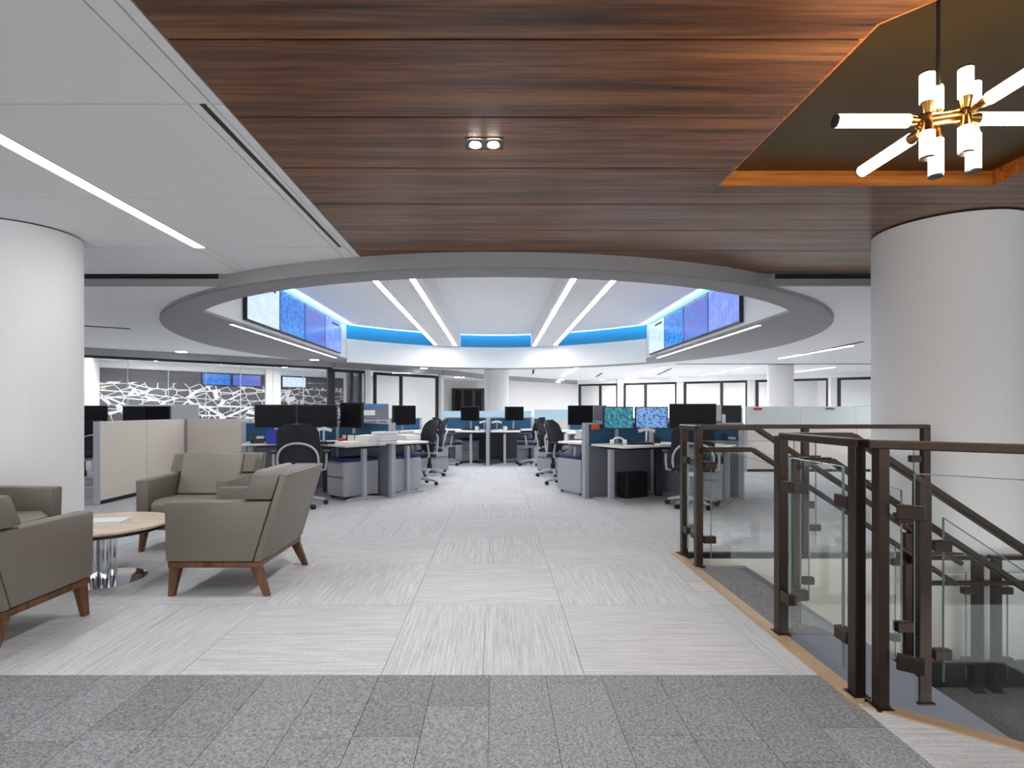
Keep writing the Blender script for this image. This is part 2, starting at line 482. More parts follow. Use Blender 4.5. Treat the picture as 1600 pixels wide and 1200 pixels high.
for dist, cx, cy, rot, pl, dark in tiles:
    if nt_ < 290 and dist < 90:
        if pl is None: put('carpet_tile', dark_me if dark else tile_me, None, floor, (cx, cy, 0), rot)
        else: put('carpet_tile', MB().prism(pl, -0.008, 0.0), CARD if dark else CARL, floor, (cx, cy, 0), rot)
        nt_ += 1
    else:
        c, s = math.cos(rot), math.sin(rot)
        q = pl or tile_rect(T/2, DW/2 if dark else T/4)
        rest[dark].prism([(cx+c*x-s*y, cy+s*x+c*y) for x, y in q], -0.008, 0.0)
put('far_carpet_tiles', rest[False], CARL, floor, kind='stuff')
put('side_carpet_tiles', rest[True], CARD, floor, kind='stuff')

# edge trim around the stair opening
trim = struct('trim_1')
EDGE = [(1.50, 4.70), (1.50, 2.30), (2.30, 1.64), (5.2, 1.64)]
for k in range(3):
    p, q = EDGE[k], EDGE[k+1]
    put('edge_strip', MB().bar((*p, -0.012), (*q, -0.012), 0.07, 0.036), BRASSTRIM, trim)
put('edge_strip', MB().box(1.5, 4.665, -0.03, 5.2, 4.715, 0.012), BLACKF, trim)
put('light_inlay', MB().box(1.455, 2.25, -0.006, 1.467, 4.70, 0.003), BRASSTRIM, trim)

# ------------------------------------------------------------------ ceilings
def ell(x, a=RA, b=RB):
    return RCY - b*math.sqrt(1-(x/a)**2) if abs(x) < a else RCY
def row_polys(xa, xb, y0, y1, n=60):
    """band y0..y1 cut where the ring passes"""
    pts = [xa+(xb-xa)*k/n for k in range(n+1)]
    runs, cur = [], []
    for x in pts:
        t = min(y1, ell(x)-0.01) if abs(x) < RA else y1
        if t > y0+0.01: cur.append((x, t))
        elif cur: runs.append(cur); cur = []
    if cur: runs.append(cur)
    out = []
    for r in runs:
        if len(r) < 2: continue
        top = [r[0]]
        for k in range(1, len(r)-1):
            if abs(r[k][1]-y1) > 1e-6 or abs(r[k-1][1]-y1) > 1e-6 or abs(r[k+1][1]-y1) > 1e-6: top.append(r[k])
        top.append(r[-1])
        out.append([(r[0][0], y0), (r[-1][0], y0)] + top[::-1])
    return out
ceiling = struct('ceiling')
# dark backing above the near ceiling, with the light recess left open
bk = MB()
for pl in row_polys(-16, 1.5, -6, YSTEP+0.1): bk.prism(pl, ZC+0.035, ZC+0.06)
for pl in row_polys(3.9, 16, -6, YSTEP+0.1): bk.prism(pl, ZC+0.035, ZC+0.06)
for pl in row_polys(1.5, 3.9, 4.3, YSTEP+0.1): bk.prism(pl, ZC+0.035, ZC+0.06)
bk.box(1.5, -6, ZC+0.035, 3.9, 1.6, ZC+0.06)
put('ceiling_backing', bk, DARKGAP, ceiling)
# walnut planks
WX0, WX1 = -1.468, 7.5
OX0, OX1, OY0, OYC, OY1 = 1.63, 3.66, 1.74, 2.412, 4.16
def ox(y): return OX0 if y >= OYC else OX0 + (OYC-y)*0.95
P = 0.668
rows = [(2.512+k*P, 2.512+(k+1)*P) for k in range(-10, 7)]
for y0, y1 in rows:
    y1 = min(y1, YSTEP)
    if y1-y0 < 0.05: continue
    a, b = y0+0.007, y1-0.007
    polys = []
    if b <= OY0 or a >= OY1:
        polys = row_polys(WX0, WX1, a, b)
    elif a < OY0:
        polys = [[(WX0,a),(WX1,a),(WX1,b),(OX1,b),(OX1,OY0),(ox(OY0),OY0),(ox(b),b),(WX0,b)]]
    elif b > OY1:
        polys = [[(WX0,a),(OX0,a),(OX0,OY1),(OX1,OY1),(OX1,a),(WX1,a),(WX1,b),(WX0,b)]]
    else:
        lp = [(WX0,a),(ox(a),a)] + ([(OX0,OYC)] if a < OYC < b else []) + [(ox(b),b),(WX0,b)]
        polys = [lp, [(OX1,a),(WX1,a),(WX1,b),(OX1,b)]]
    for pl in polys:
        put('wood_plank', MB().prism(pl, ZC, ZC+0.03), WALNUT, ceiling)
# light recess over the stair
ZP = ZC+0.109
OP = [(OX0,OY1),(OX0,OYC),(ox(OY0),OY0),(OX1,OY0),(OX1,OY1)]
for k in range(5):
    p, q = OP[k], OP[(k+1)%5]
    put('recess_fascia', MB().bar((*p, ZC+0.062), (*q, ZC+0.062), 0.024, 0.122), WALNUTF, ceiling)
put('recess_ceiling', MB().box(1.5, 1.5, ZP, 3.9, 4.35, ZP+0.03), GOLD, ceiling)
# white panels
cols = [(-1.472,-1.540),(-1.540,-1.666),(-1.666,-2.955),(-2.955,-3.085),(-3.085,-4.372),(-4.372,-4.502),(-4.502,-5.79),(-5.79,-7.1),(-7.1,-9.5),(-9.5,-12.5)]
wr = [3.044+1.345*k for k in range(-7, 4)]
for ci, (xb, xa) in enumerate(cols):
    for k in range(len(wr)-1):
        y0, y1 = wr[k], min(wr[k+1], YSTEP)
        if y1-y0 < 0.02: continue
        if ci == 1 and abs(y0-3.044) < .01 or ci == 1 and abs(y0-4.389) < .01:
            # air slot: two lips beside the dark gap
            put('slot_lip', MB().box(xa+0.004, y0+.003, ZC, -1.610, y1-.003, ZC+.03), CEIL, ceiling)
            put('slot_lip', MB().box(-1.572, y0+.003, ZC, xb-0.002, y1-.003, ZC+.03), CEIL, ceiling)
            put('slot_liner', MB().box(-1.6095, y0+.003, ZC+.003, -1.5725, y1-.003, ZC+.012), BLACKF, ceiling)
            continue
        if ci == 3 and y1 < 5.76: continue       # the strip light sits here
        g = 0.0055
        for pl in row_polys(xa+g, xb-g, y0+g, y1-g):
            put('ceiling_panel', MB().prism(pl, ZC, ZC+.03), CEIL, ceiling)
put('ceiling_panel', MB().box(7.51, -6, ZC, 16, YSTEP, ZC+.03), CEIL, ceiling)
# low ceiling behind, open inside the ring
lc = MB()
n = 64
for sgn in (-1, 1):
    arc = []
    for k in range(n+1):
        t = -PI/2 + PI*k/n
        arc.append((sgn*RA*math.cos(t)*0.995, RCY+RB*math.sin(t)*0.995))
    arc = [p for p in arc if p[1] > YSTEP+0.12]
    xs = arc[0][0]
    arc = [(sgn*RA*0.995*math.sqrt(1-((YSTEP+.12-RCY)/(RB*.995))**2), YSTEP+0.12)] + arc
    pl = [(sgn*16, YSTEP+0.12)] + arc + [(0, 33), (sgn*16, 33)]
    lc.prism(pl, ZL, ZL+0.05)
put('low_ceiling', lc, CEIL, ceiling)
for sgn in (-1, 1):
    xi = RA*math.sqrt(1-((YSTEP-RCY)/RB)**2)
    a, b = sorted((sgn*(xi+0.02), sgn*16))
    put('step_face', MB().box(a, YSTEP+0.06, ZL, b, YSTEP+0.12, ZC-0.045), RINGM, ceiling)
    put('step_reveal', MB().box(a, YSTEP+0.13, ZC-0.05, b, YSTEP+0.15, ZC+0.06), DARKGAP, ceiling)
put('ceiling_reveal', MB().box(6.0, 18.75, ZL-0.012, 13.5, 18.85, ZL+0.0), DARKGAP, ceiling)
for (xa, ya, xb, yb) in ((-9.7,8.8,-6.9,10.6),(8.2,12.6,8.4,15.6),(6.5,21,7.0,24.5),(4.4,23.5,4.6,26),(1.4,21.4,1.55,24)):
    put('air_slot', MB().bar((xa,ya,ZL-.004),(xb,yb,ZL-.004),0.07,0.012), DARKGAP, ceiling)

# ------------------------------------------------------------------ ceiling ring
WXT = 4.48; YF0, YF1 = 16.8, 19.2; ZTOP = 3.73
ring = struct('ceiling_ring', loc=(0,0,0))
inner = []
na = 40
for k in range(na+1):
    x = -WXT + 2*WXT*k/na
    inner.append((x, RCY-7.03*math.sqrt(1-(x/6.13)**2)))
YN = inner[0][1]
right = [(WXT, YN+(YF0-YN)*k/12) for k in range(1, 12)]
far = [(WXT-2*WXT*k/na, YF1-(YF1-YF0)*((1-2*k/na))**2) for k in range(na+1)]
left = [(-WXT, YF0+(YN-YF0)*k/12) for k in range(1, 12)]
loop = inner + right + far + left
sf = MB().bm
def outer_at(p):
    a = math.atan2(p[1]-RCY, p[0]); 
    r = 1/math.sqrt((math.cos(a)/RA)**2+(math.sin(a)/RB)**2)
    return (r*math.cos(a), RCY+r*math.sin(a))
mb = MB()
vi = [mb.bm.verts.new((*p, ZR)) for p in loop]; vo = [mb.bm.verts.new((*outer_at(p), ZR)) for p in loop]
vi2 = [mb.bm.verts.new((*p, ZR+.04)) for p in loop]; vo2 = [mb.bm.verts.new((*outer_at(p), ZR+.04)) for p in loop]
m_ = len(loop)
for k in range(m_):
    j = (k+1)%m_
    mb.bm.faces.new((vi[k],vo[k],vo[j],vi[j])); mb.bm.faces.new((vi2[k],vi2[j],vo2[j],vo2[k]))
    mb.bm.faces.new((vo[k],vo2[k],vo2[j],vo[j])); mb.bm.faces.new((vi[k],vi[j],vi2[j],vi2[k]))
put('ring_soffit', mb, RINGM, ring)
def strip_wall(pts, z0, z1, th, closed=False):
    g = [[(p[0],p[1],z0) for p in pts], [(p[0],p[1],z1) for p in pts]]
    return MB().sheet(g, th)
oe = [(RA*math.cos(2*PI*k/128), RCY+RB*math.sin(2*PI*k/128)) for k in range(129)]
put('ring_fascia', strip_wall(oe, ZR, ZC+0.04, 0.02).mesh('ring_fascia', smooth=True), RINGM, ring)
put('screen_wall', MB().box(-WXT-.06, YN-.1, ZR+.041, -WXT, YF0+.05, ZTOP+.3), WHITE, ring)
put('screen_wall', MB().box(WXT, YN-.1, ZR+.041, WXT+.06, YF0+.05, ZTOP+.3), WHITE, ring)
put('far_wall', strip_wall([(p[0], p[1]+.02) for p in far], 2.62, 3.316, 0.06).mesh('far_wall', smooth=True), WHITE, ring)
put('blue_glow_band', strip_wall([(p[0], p[1]+.02) for p in far], 3.3165, ZTOP+.3, 0.06).mesh('blue_glow_band', smooth=True), BLUEGLOW, ring)
put('near_wall', strip_wall([(p[0], p[1]-.03) for p in inner], ZR+.041, ZTOP+.3, 0.06).mesh('near_wall', smooth=True), WHITE, ring)
put('cove_lid', MB().prism(loop, ZTOP+.22, ZTOP+.27), WHITE, ring)
def inset(p, d):
    v = Vector((0-p[0], 13.0-p[1])); v.normalize(); return (p[0]+v.x*d*1.25, p[1]+v.y*d*1.1)
lp_in = [inset(p, 0.22) for p in loop]
put('raised_ceiling', MB().prism(lp_in, ZTOP, ZTOP+.05), CEIL, ring)
ZB = 3.316
for x0, x1 in ((-2.08,-1.20),(1.14,2.02)):
    yb = YF1-(YF1-YF0)*((abs(x0+x1)/2/WXT))**2
    put('beam', MB().box(x0, 6.6, ZB, x1, yb-.02, ZTOP+.02), CEIL, ring)
# blue cove light all round under the edge of the raised ceiling
cv = thing('cove_light', 'cool blue-white cove light glowing around the raised ceiling inside the oval ring', 'light', (0,0,0))
fc = [p for p in far]
def ribbon(pts, d0, d1, z):
    g = [[(*inset(p, d0), z) for p in pts], [(*inset(p, d1), z) for p in pts]]
    return MB().sheet(g, 0.012)
put('led_strip', ribbon(far, 0.035, 0.095, ZTOP-.0), L_COVE, cv)
put('led_line', ribbon(far, 0.14, 0.20, ZTOP-.02), L_COVEW, cv)
for s in (-1, 1):
    x0, x1 = sorted((s*(WXT-.01), s*(WXT-.07))); x2, x3 = sorted((s*(WXT-.13), s*(WXT-.22)))
    put('led_strip', MB().box(x0, YN+.6, ZTOP+.014, x1, YF0-.05, ZTOP+.026), L_COVE, cv)
    put('led_line', MB().box(x2, YN+.6, ZTOP-.026, x3, YF0-.05, ZTOP-.014), L_COVEW, cv)

# ------------------------------------------------------------------ columns
def column(x, y, r, z0, z1, label):
    o = struct('column', MB().lathe([(r, z0), (r, z1)], 64, (x, y, 0)).mesh('column', smooth=True), COLM, label=label)
    put('shadow_gap', MB().lathe([(r-.012, z1), (r-.012, z1+.012)], 48, (x, y, 0)), DARKGAP, o)
    return o
column(-4.50, 5.29, 0.506, 0, ZC-.012, 'wide white round column behind the taupe armchairs')
column(4.136, 5.18, 0.579, -3.3, ZC-.012, 'wide white round column behind the stair railing')
column(0.0, 21.7, 0.47, 0, ZL-.012, 'slim white round column seen beyond the oval ring')
column(9.75, 19.35, 0.41, 0, ZL-.012, 'slim white round column beside the windows')

# ------------------------------------------------------------------ glazed walls and bulkheads at the back
wn = [0]
def glazed(p, q, z1, mull, label=None, pane=GLASSW, fw=0.07, post_ends=True):
    """window from p to q with black frame; mull = fractions where a mullion stands"""
    wn[0] += 1
    p, q = Vector((*p, 0)), Vector((*q, 0)); d = q-p; ln = d.length; rz = math.atan2(d.y, d.x)
    w = struct('window_%d' % wn[0], loc=p, label=label); w.rotation_euler = (0,0,rz)
    put('window_head', MB().box(0, -.04, z1-.10, ln, .04, z1), BLACKF, w)
    put('window_sill', MB().box(0, -.04, 0, ln, .04, .08), BLACKF, w)
    ms = ([0.0] if post_ends else []) + list(mull) + ([1.0] if post_ends else [])
    for f in ms:
        x = min(max(f*ln, fw/2), ln-fw/2)
        put('mullion', MB().box(x-fw/2, -.045, .08, x+fw/2, .045, z1-.10), BLACKF, w)
    ps = sorted(set([0.0]+list(mull)+[1.0]))
    for a, b in zip(ps, ps[1:]):
        put('pane', MB().box(a*ln+.035, -.006, .08, b*ln-.035, .006, z1-.10), pane, w)
    return w
def wall(name, p, q, z0, z1, m=WHITE, th=0.12):
    return struct(name, MB().bar((p[0],p[1],(z0+z1)/2), (q[0],q[1],(z0+z1)/2), th, z1-z0), m)
def pt(px, d): return ((px-VX)/F*d, d)
P0, P1, P2, P3 = (-13.6, 11.6), pt(518, 18.0), pt(572, 19.1), pt(688, 21.6)
PM = pt(131, 13.9)
bulk = struct('bulkhead')
for a, b in ((P0,PM),(PM,P1),(P1,P2),(P2,P3),(P3,pt(757,24.6)),(pt(757,24.6),pt(905,30))):
    put('bulkhead_face', MB().bar((*a, ZL-.09), (*b, ZL-.09), 0.3, 0.185), RINGM, bulk)
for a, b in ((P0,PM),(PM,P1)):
    put('bulkhead_header', MB().bar((*a, ZL-.195), (*b, ZL-.195), 0.2, 0.03), BLACKF, bulk)  # black header line under the bulkhead
ZG = ZL-.21
# conference room: frameless glass
wn[0] += 1
cw = struct('window_%d' % wn[0], loc=(*PM,0), label='frameless glass front of the meeting room with the map mural')
dv = Vector((P1[0]-PM[0], P1[1]-PM[1])); ln = dv.length; cw.rotation_euler = (0,0,math.atan2(dv.y,dv.x))
put('window_head', MB().box(0,-.04,ZG-.03,ln,.04,ZG+.01), BLACKF, cw)
NP = 7
for k in range(NP):
    put('pane', MB().box(k*ln/NP+.006,-.006,.02,(k+1)*ln/NP-.006,.006,ZG-.03), GLASSW, cw)
    if k: put('glass_seam', MB().box(k*ln/NP-.008,-.008,.02,k*ln/NP+.008,.008,ZG-.03), WHITE, cw)
put('mullion', MB().box(ln-.14,-.05,0,ln,.05,ZG), BLACKF, cw)
glazed(P1, P2, ZG, [0.55, 0.8], 'narrow black framed glass door beside the meeting room', fw=0.10)
put('door_jamb', MB().box(-.08,-.09,0,.16,.07,ZG+.1), WHITE, wn and struct('trim_2', loc=(P2[0]-.02,P2[1],0)))
P2b = pt(584, 19.4)
glazed(P2b, pt(684, 21.5), ZG-.02, [0.40], 'two black framed glass panes of the white side office', fw=0.09)
wall('wall_office_end', pt(687,21.6), pt(692,21.8), 0, ZL)
wall('wall_conference', (-14.0,15.6), pt(540,23.6), 0, ZL, WHITE)
wall('wall_conference_left', (-10.9,14.6), (-12.2,17.2), 0, ZL, WHITE)
wall('wall_office_back', pt(520,25.5), pt(690,26.0), 0, ZL, WHITE)
wall('wall_office_side', pt(572,19.2), pt(576,25.5), 0, ZL, WHITE, 0.08)
wall('wall_far', pt(640,30), pt(905,30), 0, ZL, WHITE)
glazed(pt(706,29.6), pt(757,29.6), 2.32, [0.33,0.67], 'dark framed window in the far corridor', pane=SCREENOFF, fw=0.16)
# right hand offices
q0, q1, q2, q3, q4, q5 = pt(903,29.4), pt(972,28.2), pt(1066,26.8), pt(1178,25.2), pt(1306,23.4), pt(1420,22.0)
def lerp2(a, b, t): return (a[0]+(b[0]-a[0])*t, a[1]+(b[1]-a[1])*t)
ends = [q0,q1,q2,q3,q4,q5]
labs = ['leftmost black framed office window right of the white far wall', 'second black framed office window from the white far wall', 'third black framed office window with dim glass', 'black framed office window behind the slim column', 'rightmost bright office window beside the wide column']
mulls = [[0.55],[0.42],[0.6],[0.5],[]]
for k in range(5):
    a, b = lerp2(ends[k],ends[k+1],0.02), lerp2(ends[k],ends[k+1],0.93)
    glazed(a, b, 2.52, mulls[k], labs[k], fw=0.13)
    c = lerp2(ends[k],ends[k+1],0.965)
    tr = struct('trim_%d' % (3+k), MB().box(c[0]-.16,c[1]-.12,0,c[0]+.16,c[1]+.12,ZL), WHITE)
wall('wall_window_head', q0, q5, 2.52, ZL, WHITE, 0.14)
wall('wall_right_back', (q0[0]-.4,33), (16,28), 0, ZL, WHITE)
wall('wall_right', (16,-6), (16,33), 0, ZL+.3, WHITE)
wall('wall_left', (-16,-6), (-16,33), 0, ZL+.3, WHITE)
wall('wall_back', (-16,33), (16,33), 0, ZL, WHITE)

# stairwell walls and lower floor
wall('wall_stairwell_far', (1.5,4.68), (5.2,4.68), -3.3, -0.035, STAIRWALL, 0.03)
wall('wall_stairwell_left', (1.40,1.5), (1.40,4.9), -3.3, -0.33, STAIRWALL, 0.12)
wall('wall_stairwell_right', (5.28,1.5), (5.28,4.75), -3.3, -0.33, STAIRWALL, 0.12)
struct('floor_lower', MB().box(-4,-4,-3.4,9,7,-3.3), CARSTAIR)
# ================================================================== staircase and railings
RISE, RUN, NST = 0.175, 0.265, 6
SX0, SY0, SY1 = 1.85, 3.02, 4.31
stair = struct('staircase')
zl = -RISE*NST
for k in range(NST-1):
    x = SX0+k*RUN; z = -(k+1)*RISE
    put('tread', MB().box(x-.02, SY0+.03, z-.03, x+RUN, SY1-.03, z).mesh('tread'), CARSTAIR, stair)
    put('tread_nosing', MB().box(x+RUN-.035, SY0+.03, z-.032, x+RUN+.004, SY1-.03, z+.003), BLACKP, stair)
for k in range(NST):
    x = SX0+k*RUN; z = -k*RISE
    put('riser', MB().box(x-.03, SY0+.03, z-RISE, x-.005, SY1-.03, z-.03), CARSTAIR, stair)
xl = SX0+(NST-1)*RUN
put('top_landing', MB().box(1.536, SY0+.03, -.2, SX0-.004, SY1-.03, -.002), CARSTAIR, stair)
for y0, y1 in ((SY0-.02, SY0+.03), (SY1-.03, SY1+.02)):
    me = MB()
    pl = [(1.536,.0),(SX0+.06,.0),(xl+.28,zl+.02),(xl+.28,zl-.26),(SX0-.1,-.32),(1.536,-.32)]
    me.loft([(x,y0,z) for x,z in pl], [(x,y1,z) for x,z in pl])
    put('stringer', me, GREYD, stair)
put('landing', MB().box(xl-.02, 1.75, zl-.2, 5.2, 4.62, zl), CARSTAIR, stair)
put('landing_skirting', MB().box(3.25, 4.56, zl, 5.2, 4.62, zl+.2), BLACKF, stair)
for k in range(9):
    x = xl-.02-k*RUN; z = zl-(k+1)*RISE
    put('tread', MB().box(x-RUN, 1.75, z-.03, x+.02, 2.95, z), CARSTAIR, stair)
    put('riser', MB().box(x-.01, 1.75, z, x+.015, 2.95, z+RISE-.03), CARSTAIR, stair)

def railing(label, rails, posts, panels, hand=None, group=None):
    """rails: list of (p,q) bars; posts: (x,y,zb,zt,wx,wy); panels: ((x,y,zb,zt),(x,y,zb,zt))"""
    x, y, zb = posts[0][0], posts[0][1], posts[0][2]
    t = thing('glass_railing', label, 'railing', (x, y, zb), 0, 'bronze and glass railings of the stair')
    O = Vector((x, y, zb))
    def loc(m):
        bmesh.ops.translate(m.bm, verts=m.bm.verts, vec=-O); return m
    for p, q in rails:
        put('top_rail', loc(MB().bar(p, q, 0.062, 0.034)).mesh('top_rail', bevel=.004, seg=1), BRONZE, t)
    for (px, py, b, tp, wx, wy) in posts:
        put('post', loc(MB().box(px-wx/2, py-wy/2, b, px+wx/2, py+wy/2, tp)).mesh('post', bevel=.003, seg=1), BRONZE, t)
        put('base_plate', loc(MB().box(px-wx/2-.012, py-wy/2-.012, b, px+wx/2+.012, py+wy/2+.012, b+.008)), BRONZE, t)
    for a, b in panels:
        d = Vector((b[0]-a[0], b[1]-a[1], 0)); nn = Vector((-d.y, d.x, 0)).normalized()*.006
        ring = [Vector((a[0],a[1],a[2])),Vector((b[0],b[1],b[2])),Vector((b[0],b[1],b[3])),Vector((a[0],a[1],a[3]))]
        g = put('glass_panel', loc(MB().loft([p+nn for p in ring],[p-nn for p in ring])), GLASS, t)
        # bright polished edges as slim sub-parts
        for p, q in ((ring[0],ring[3]),(ring[3],ring[2]),(ring[1],ring[2])):
            put('glass_edge', loc(MB().bar(p, q, .0125, .003, up=(0,0,1) if abs((q-p).normalized().z) < .9 else d)), EDGEG, g)
        dn = d.normalized()
        for e, s in ((a, -1), (b, 1)):
            for f in (0.17, 0.83):
                z = e[2]+(e[3]-e[2])*f
                c = Vector((e[0], e[1], z)) + dn*s*.012
                put('clamp', loc(MB().bar(c-dn*.045, c+dn*.045, .045, .055)).mesh('clamp', bevel=.003, seg=1), BRONZE, t)
    if hand:
        pts, br = hand
        for p, q in zip(pts, pts[1:]):
            put('handrail', loc(MB().bar(p, q, 0.04, 0.034)).mesh('handrail', bevel=.006, seg=1), BRONZE, t)
        for (p, q) in br:
            put('bracket', loc(MB().bar(p, q, .03, .03)), BRONZE, t)
    return t
EDGEG = mat('glass_edge_green', (112, 132, 126), 0.15)
ZT = 1.06
S = RISE/RUN
railing('glass guard along the far edge of the stair opening, in front of the wide column',
        [((1.545,4.31,ZT),(1.545,4.68,ZT)), ((1.52,4.66,ZT),(3.57,4.66,ZT))],
        [(1.545,4.64,0,ZT,.05,.06),(2.55,4.66,0,ZT,.05,.05),(3.545,4.66,0,ZT,.06,.05)],
        [((1.545,4.40,.08,.94),(1.545,4.55,.08,.94)), ((1.64,4.66,.08,.94),(2.46,4.66,.08,.94)), ((2.64,4.66,.08,.94),(3.45,4.66,.08,.94))])
def zs(x): return -(x-SX0)*S
railing('sloping glass railing on the far side of the stair flight',
        [((1.545,SY1,ZT),(1.98,SY1,ZT)), ((1.98,SY1,ZT),(3.55,SY1,ZT-1.57*S))],
        [(1.545,SY1,0,ZT,.05,.06),(2.29,SY1,zs(2.29)-.1,.83,.06,.05),(3.14,SY1,zl,.26,.06,.05)],
        [((1.64,SY1,.06,.92),(2.19,SY1,zs(2.19)+.12,zs(2.19)+.98)), ((2.39,SY1,zs(2.39)+.1,zs(2.39)+.98),(3.05,SY1,zs(3.05)+.1,zs(3.05)+.98))],
        ([(1.57,SY1-.08,.90),(1.92,SY1-.08,.90),(3.45,SY1-.08,.90-1.53*S)], [((1.57,SY1,.87),(1.57,SY1-.08,.89)),((2.29,SY1,.60),(2.29,SY1-.08,.64)),((3.14,SY1,.03),(3.14,SY1-.08,.07))]))
railing('sloping glass railing on the near side of the stair flight',
        [((1.53,SY0,ZT),(1.90,SY0,ZT)), ((1.90,SY0,ZT),(3.55,SY0,ZT-1.65*S))],
        [(1.525,SY0,0,ZT,.05,.06),(2.28,SY0,zs(2.28)-.08,ZT-.38*S,.065,.06),(3.25,SY0,zl,.16,.06,.06)],
        [((2.395,SY0,zs(2.395)+.1,zs(2.395)+.98),(3.14,SY0,zs(3.14)+.12,zs(3.14)+.98)), ((1.63,SY0,.06,.93),(2.17,SY0,zs(2.17)+.1,zs(2.17)+.98))],
        ([(1.66,SY0+.08,.92),(1.84,SY0+.08,.92),(3.5,SY0+.08,.92-1.66*S)], [((1.62,SY0,.89),(1.66,SY0+.08,.91)),((2.28,SY0,.58),(2.28,SY0+.08,.62)),((3.25,SY0,-.07),(3.25,SY0+.08,-.03))]))
railing('short glass guard between the stair entry and the near corner post',
        [((1.52,SY0-.04,ZT),(1.52,2.33,ZT))],
        [(1.515,2.37,0,ZT,.045,.055)],
        [((1.52,SY0-.1,.07,.95),(1.52,2.47,.07,.95))])
cd = Vector((0.80,-0.66,0)).normalized()
E0 = Vector((1.546,2.268,0)); E1 = E0+cd*1.0; E2 = E0+cd*1.12
ra = railing('angled glass guard nearest the camera at the bottom right',
        [((E0.x-.03,E0.y+.02,ZT),(E2.x,E2.y,ZT))],
        [(E0.x,E0.y,0,ZT,.042,.05),(E1.x+.06,E1.y-.05,0,ZT,.055,.07)],
        [((E0.x+cd.x*.11,E0.y+cd.y*.11,.05,.95),(E1.x-cd.x*.06,E1.y-cd.y*.06,.05,.95))])
ZLR = zl+1.07
railing('lower glass guard on the stair landing below floor level',
        [((3.2,4.50,ZLR),(3.90,4.50,ZLR)),((3.94,4.50,ZLR),(5.15,4.50,ZLR))],
        [(3.84,4.50,zl,ZLR,.07,.05),(3.99,4.50,zl,ZLR,.06,.05),(5.1,4.5,zl,ZLR,.06,.05)],
        [((3.3,4.50,zl+.1,ZLR-.12),(3.75,4.50,zl+.1,ZLR-.12)),((4.08,4.50,zl+.1,ZLR-.12),(5.0,4.50,zl+.1,ZLR-.12))],
        ([(3.25,4.42,ZLR-.16),(3.35,4.42,ZLR-.18),(5.1,4.42,ZLR-.18)], [((3.84,4.5,ZLR-.2),(3.84,4.42,ZLR-.19)),((5.1,4.5,ZLR-.2),(5.1,4.42,ZLR-.19))]))

# ================================================================== lamps
def strip(label, x0, x1, y0, y1, z, m, group=None, depth=0.05):
    """recessed linear light facing down; z = ceiling underside"""
    t = thing('linear_light', label, 'ceiling light', ((x0+x1)/2, (y0+y1)/2, z), 0, group)
    w, l = (x1-x0)/2, (y1-y0)/2
    put('diffuser', MB().box(-w+.006, -l+.006, -.002, w-.006, l-.006, .012), m, t)
    h = MB()
    h.box(-w, -l, -.005, -w+.006, l, .03); h.box(w-.006, -l, -.005, w, l, .03)
    h.box(-w+.006, -l, -.005, w-.006, -l+.006, .03); h.box(-w+.006, l-.006, -.005, w-.006, l, .03)
    put('housing', h, CEIL, t)
    return t
strip('long strip light in the white ceiling above the armchairs', -3.08, -2.96, 0.36, 5.739, ZC, L_STRIP)
strip('added unseen strip light in the white ceiling behind the camera on the left', -3.08, -2.96, -5.0, -1.0, ZC, L_STRIP)  # out of view, added as fill from behind the camera
strip('strip light in the white ceiling far left behind the column', -7.1, -6.98, 0.5, 5.7, ZC-.003, L_STRIP)
YB = YF1-.10
for x, nm in ((-1.99,'outer strip light under the left beam inside the oval ring'),(-1.36,'inner strip light under the left beam inside the oval ring'),(1.24,'inner strip light under the right beam inside the oval ring'),(1.91,'outer strip light under the right beam inside the oval ring')):
    strip(nm, x-.055, x+.055, 6.75, YF1-(YF1-YF0)*(x/WXT)**2-.35, ZB-.002, L_RING)
strip('strip light on the ring underside below the left row of screens', -4.66, -4.58, 9.8, 16.2, ZR-.002, L_SOFF)
strip('strip light on the ring underside below the right row of screens', 4.58, 4.66, 9.9, 16.2, ZR-.002, L_SOFF)
for x, y0, y1, nm in ((8.45,13.4,16.8,'nearest strip light in the low ceiling right of the ring'),(9.1,20.2,25.2,'strip light in the low ceiling before the slim column'),
        (6.0,20.2,25.2,'strip light in the low ceiling third from the right'),(6.5,26,31,'farthest strip light in the low ceiling on the right'),(2.95,20.6,25.4,'strip light just right of the far column'),
        (12.1,20.2,22.7,'strip light right of the slim column'),(-11.5,8.0,11.0,'added strip light in the low ceiling left of the ring, hidden behind the column'),(8.45,8.0,11.2,'strip light in the low ceiling hidden behind the right column')):  # the left one is added, kept out of view for its light
    strip(nm, x-.07, x+.07, y0, y1, ZL-.002, L_BACK)
for px, d, nm in ((178,16.0,'left strip light inside the meeting room'),(285,17.6,'middle strip light inside the meeting room'),(385,18.8,'right strip light inside the meeting room'),(620,23.4,'strip light inside the white side office'),(740,26.5,'strip light in the far corridor left of the column'),(815,27.5,'strip light in the far corridor right of the column'),(480,20.2,'short strip light at the meeting room end')):
    x, y = pt(px, d)
    strip(nm, x-.9, x+.9, y-.07, y+.07, ZL-.002, L_BACK)
for k, (x, y) in enumerate(((11.5,27.5),(8.0,29.6))):
    strip(('strip light in the office behind the bright windows','strip light in the office behind the dim windows')[k], x-1.6, x+1.6, y-.08, y+.08, ZL-.002, L_BACK)
# unseen strip added under the slab to brighten the stairwell
strip('added unseen strip light under the floor slab to brighten the stairwell', 2.4, 4.6, 1.2, 1.3, -0.36, L_BACK)
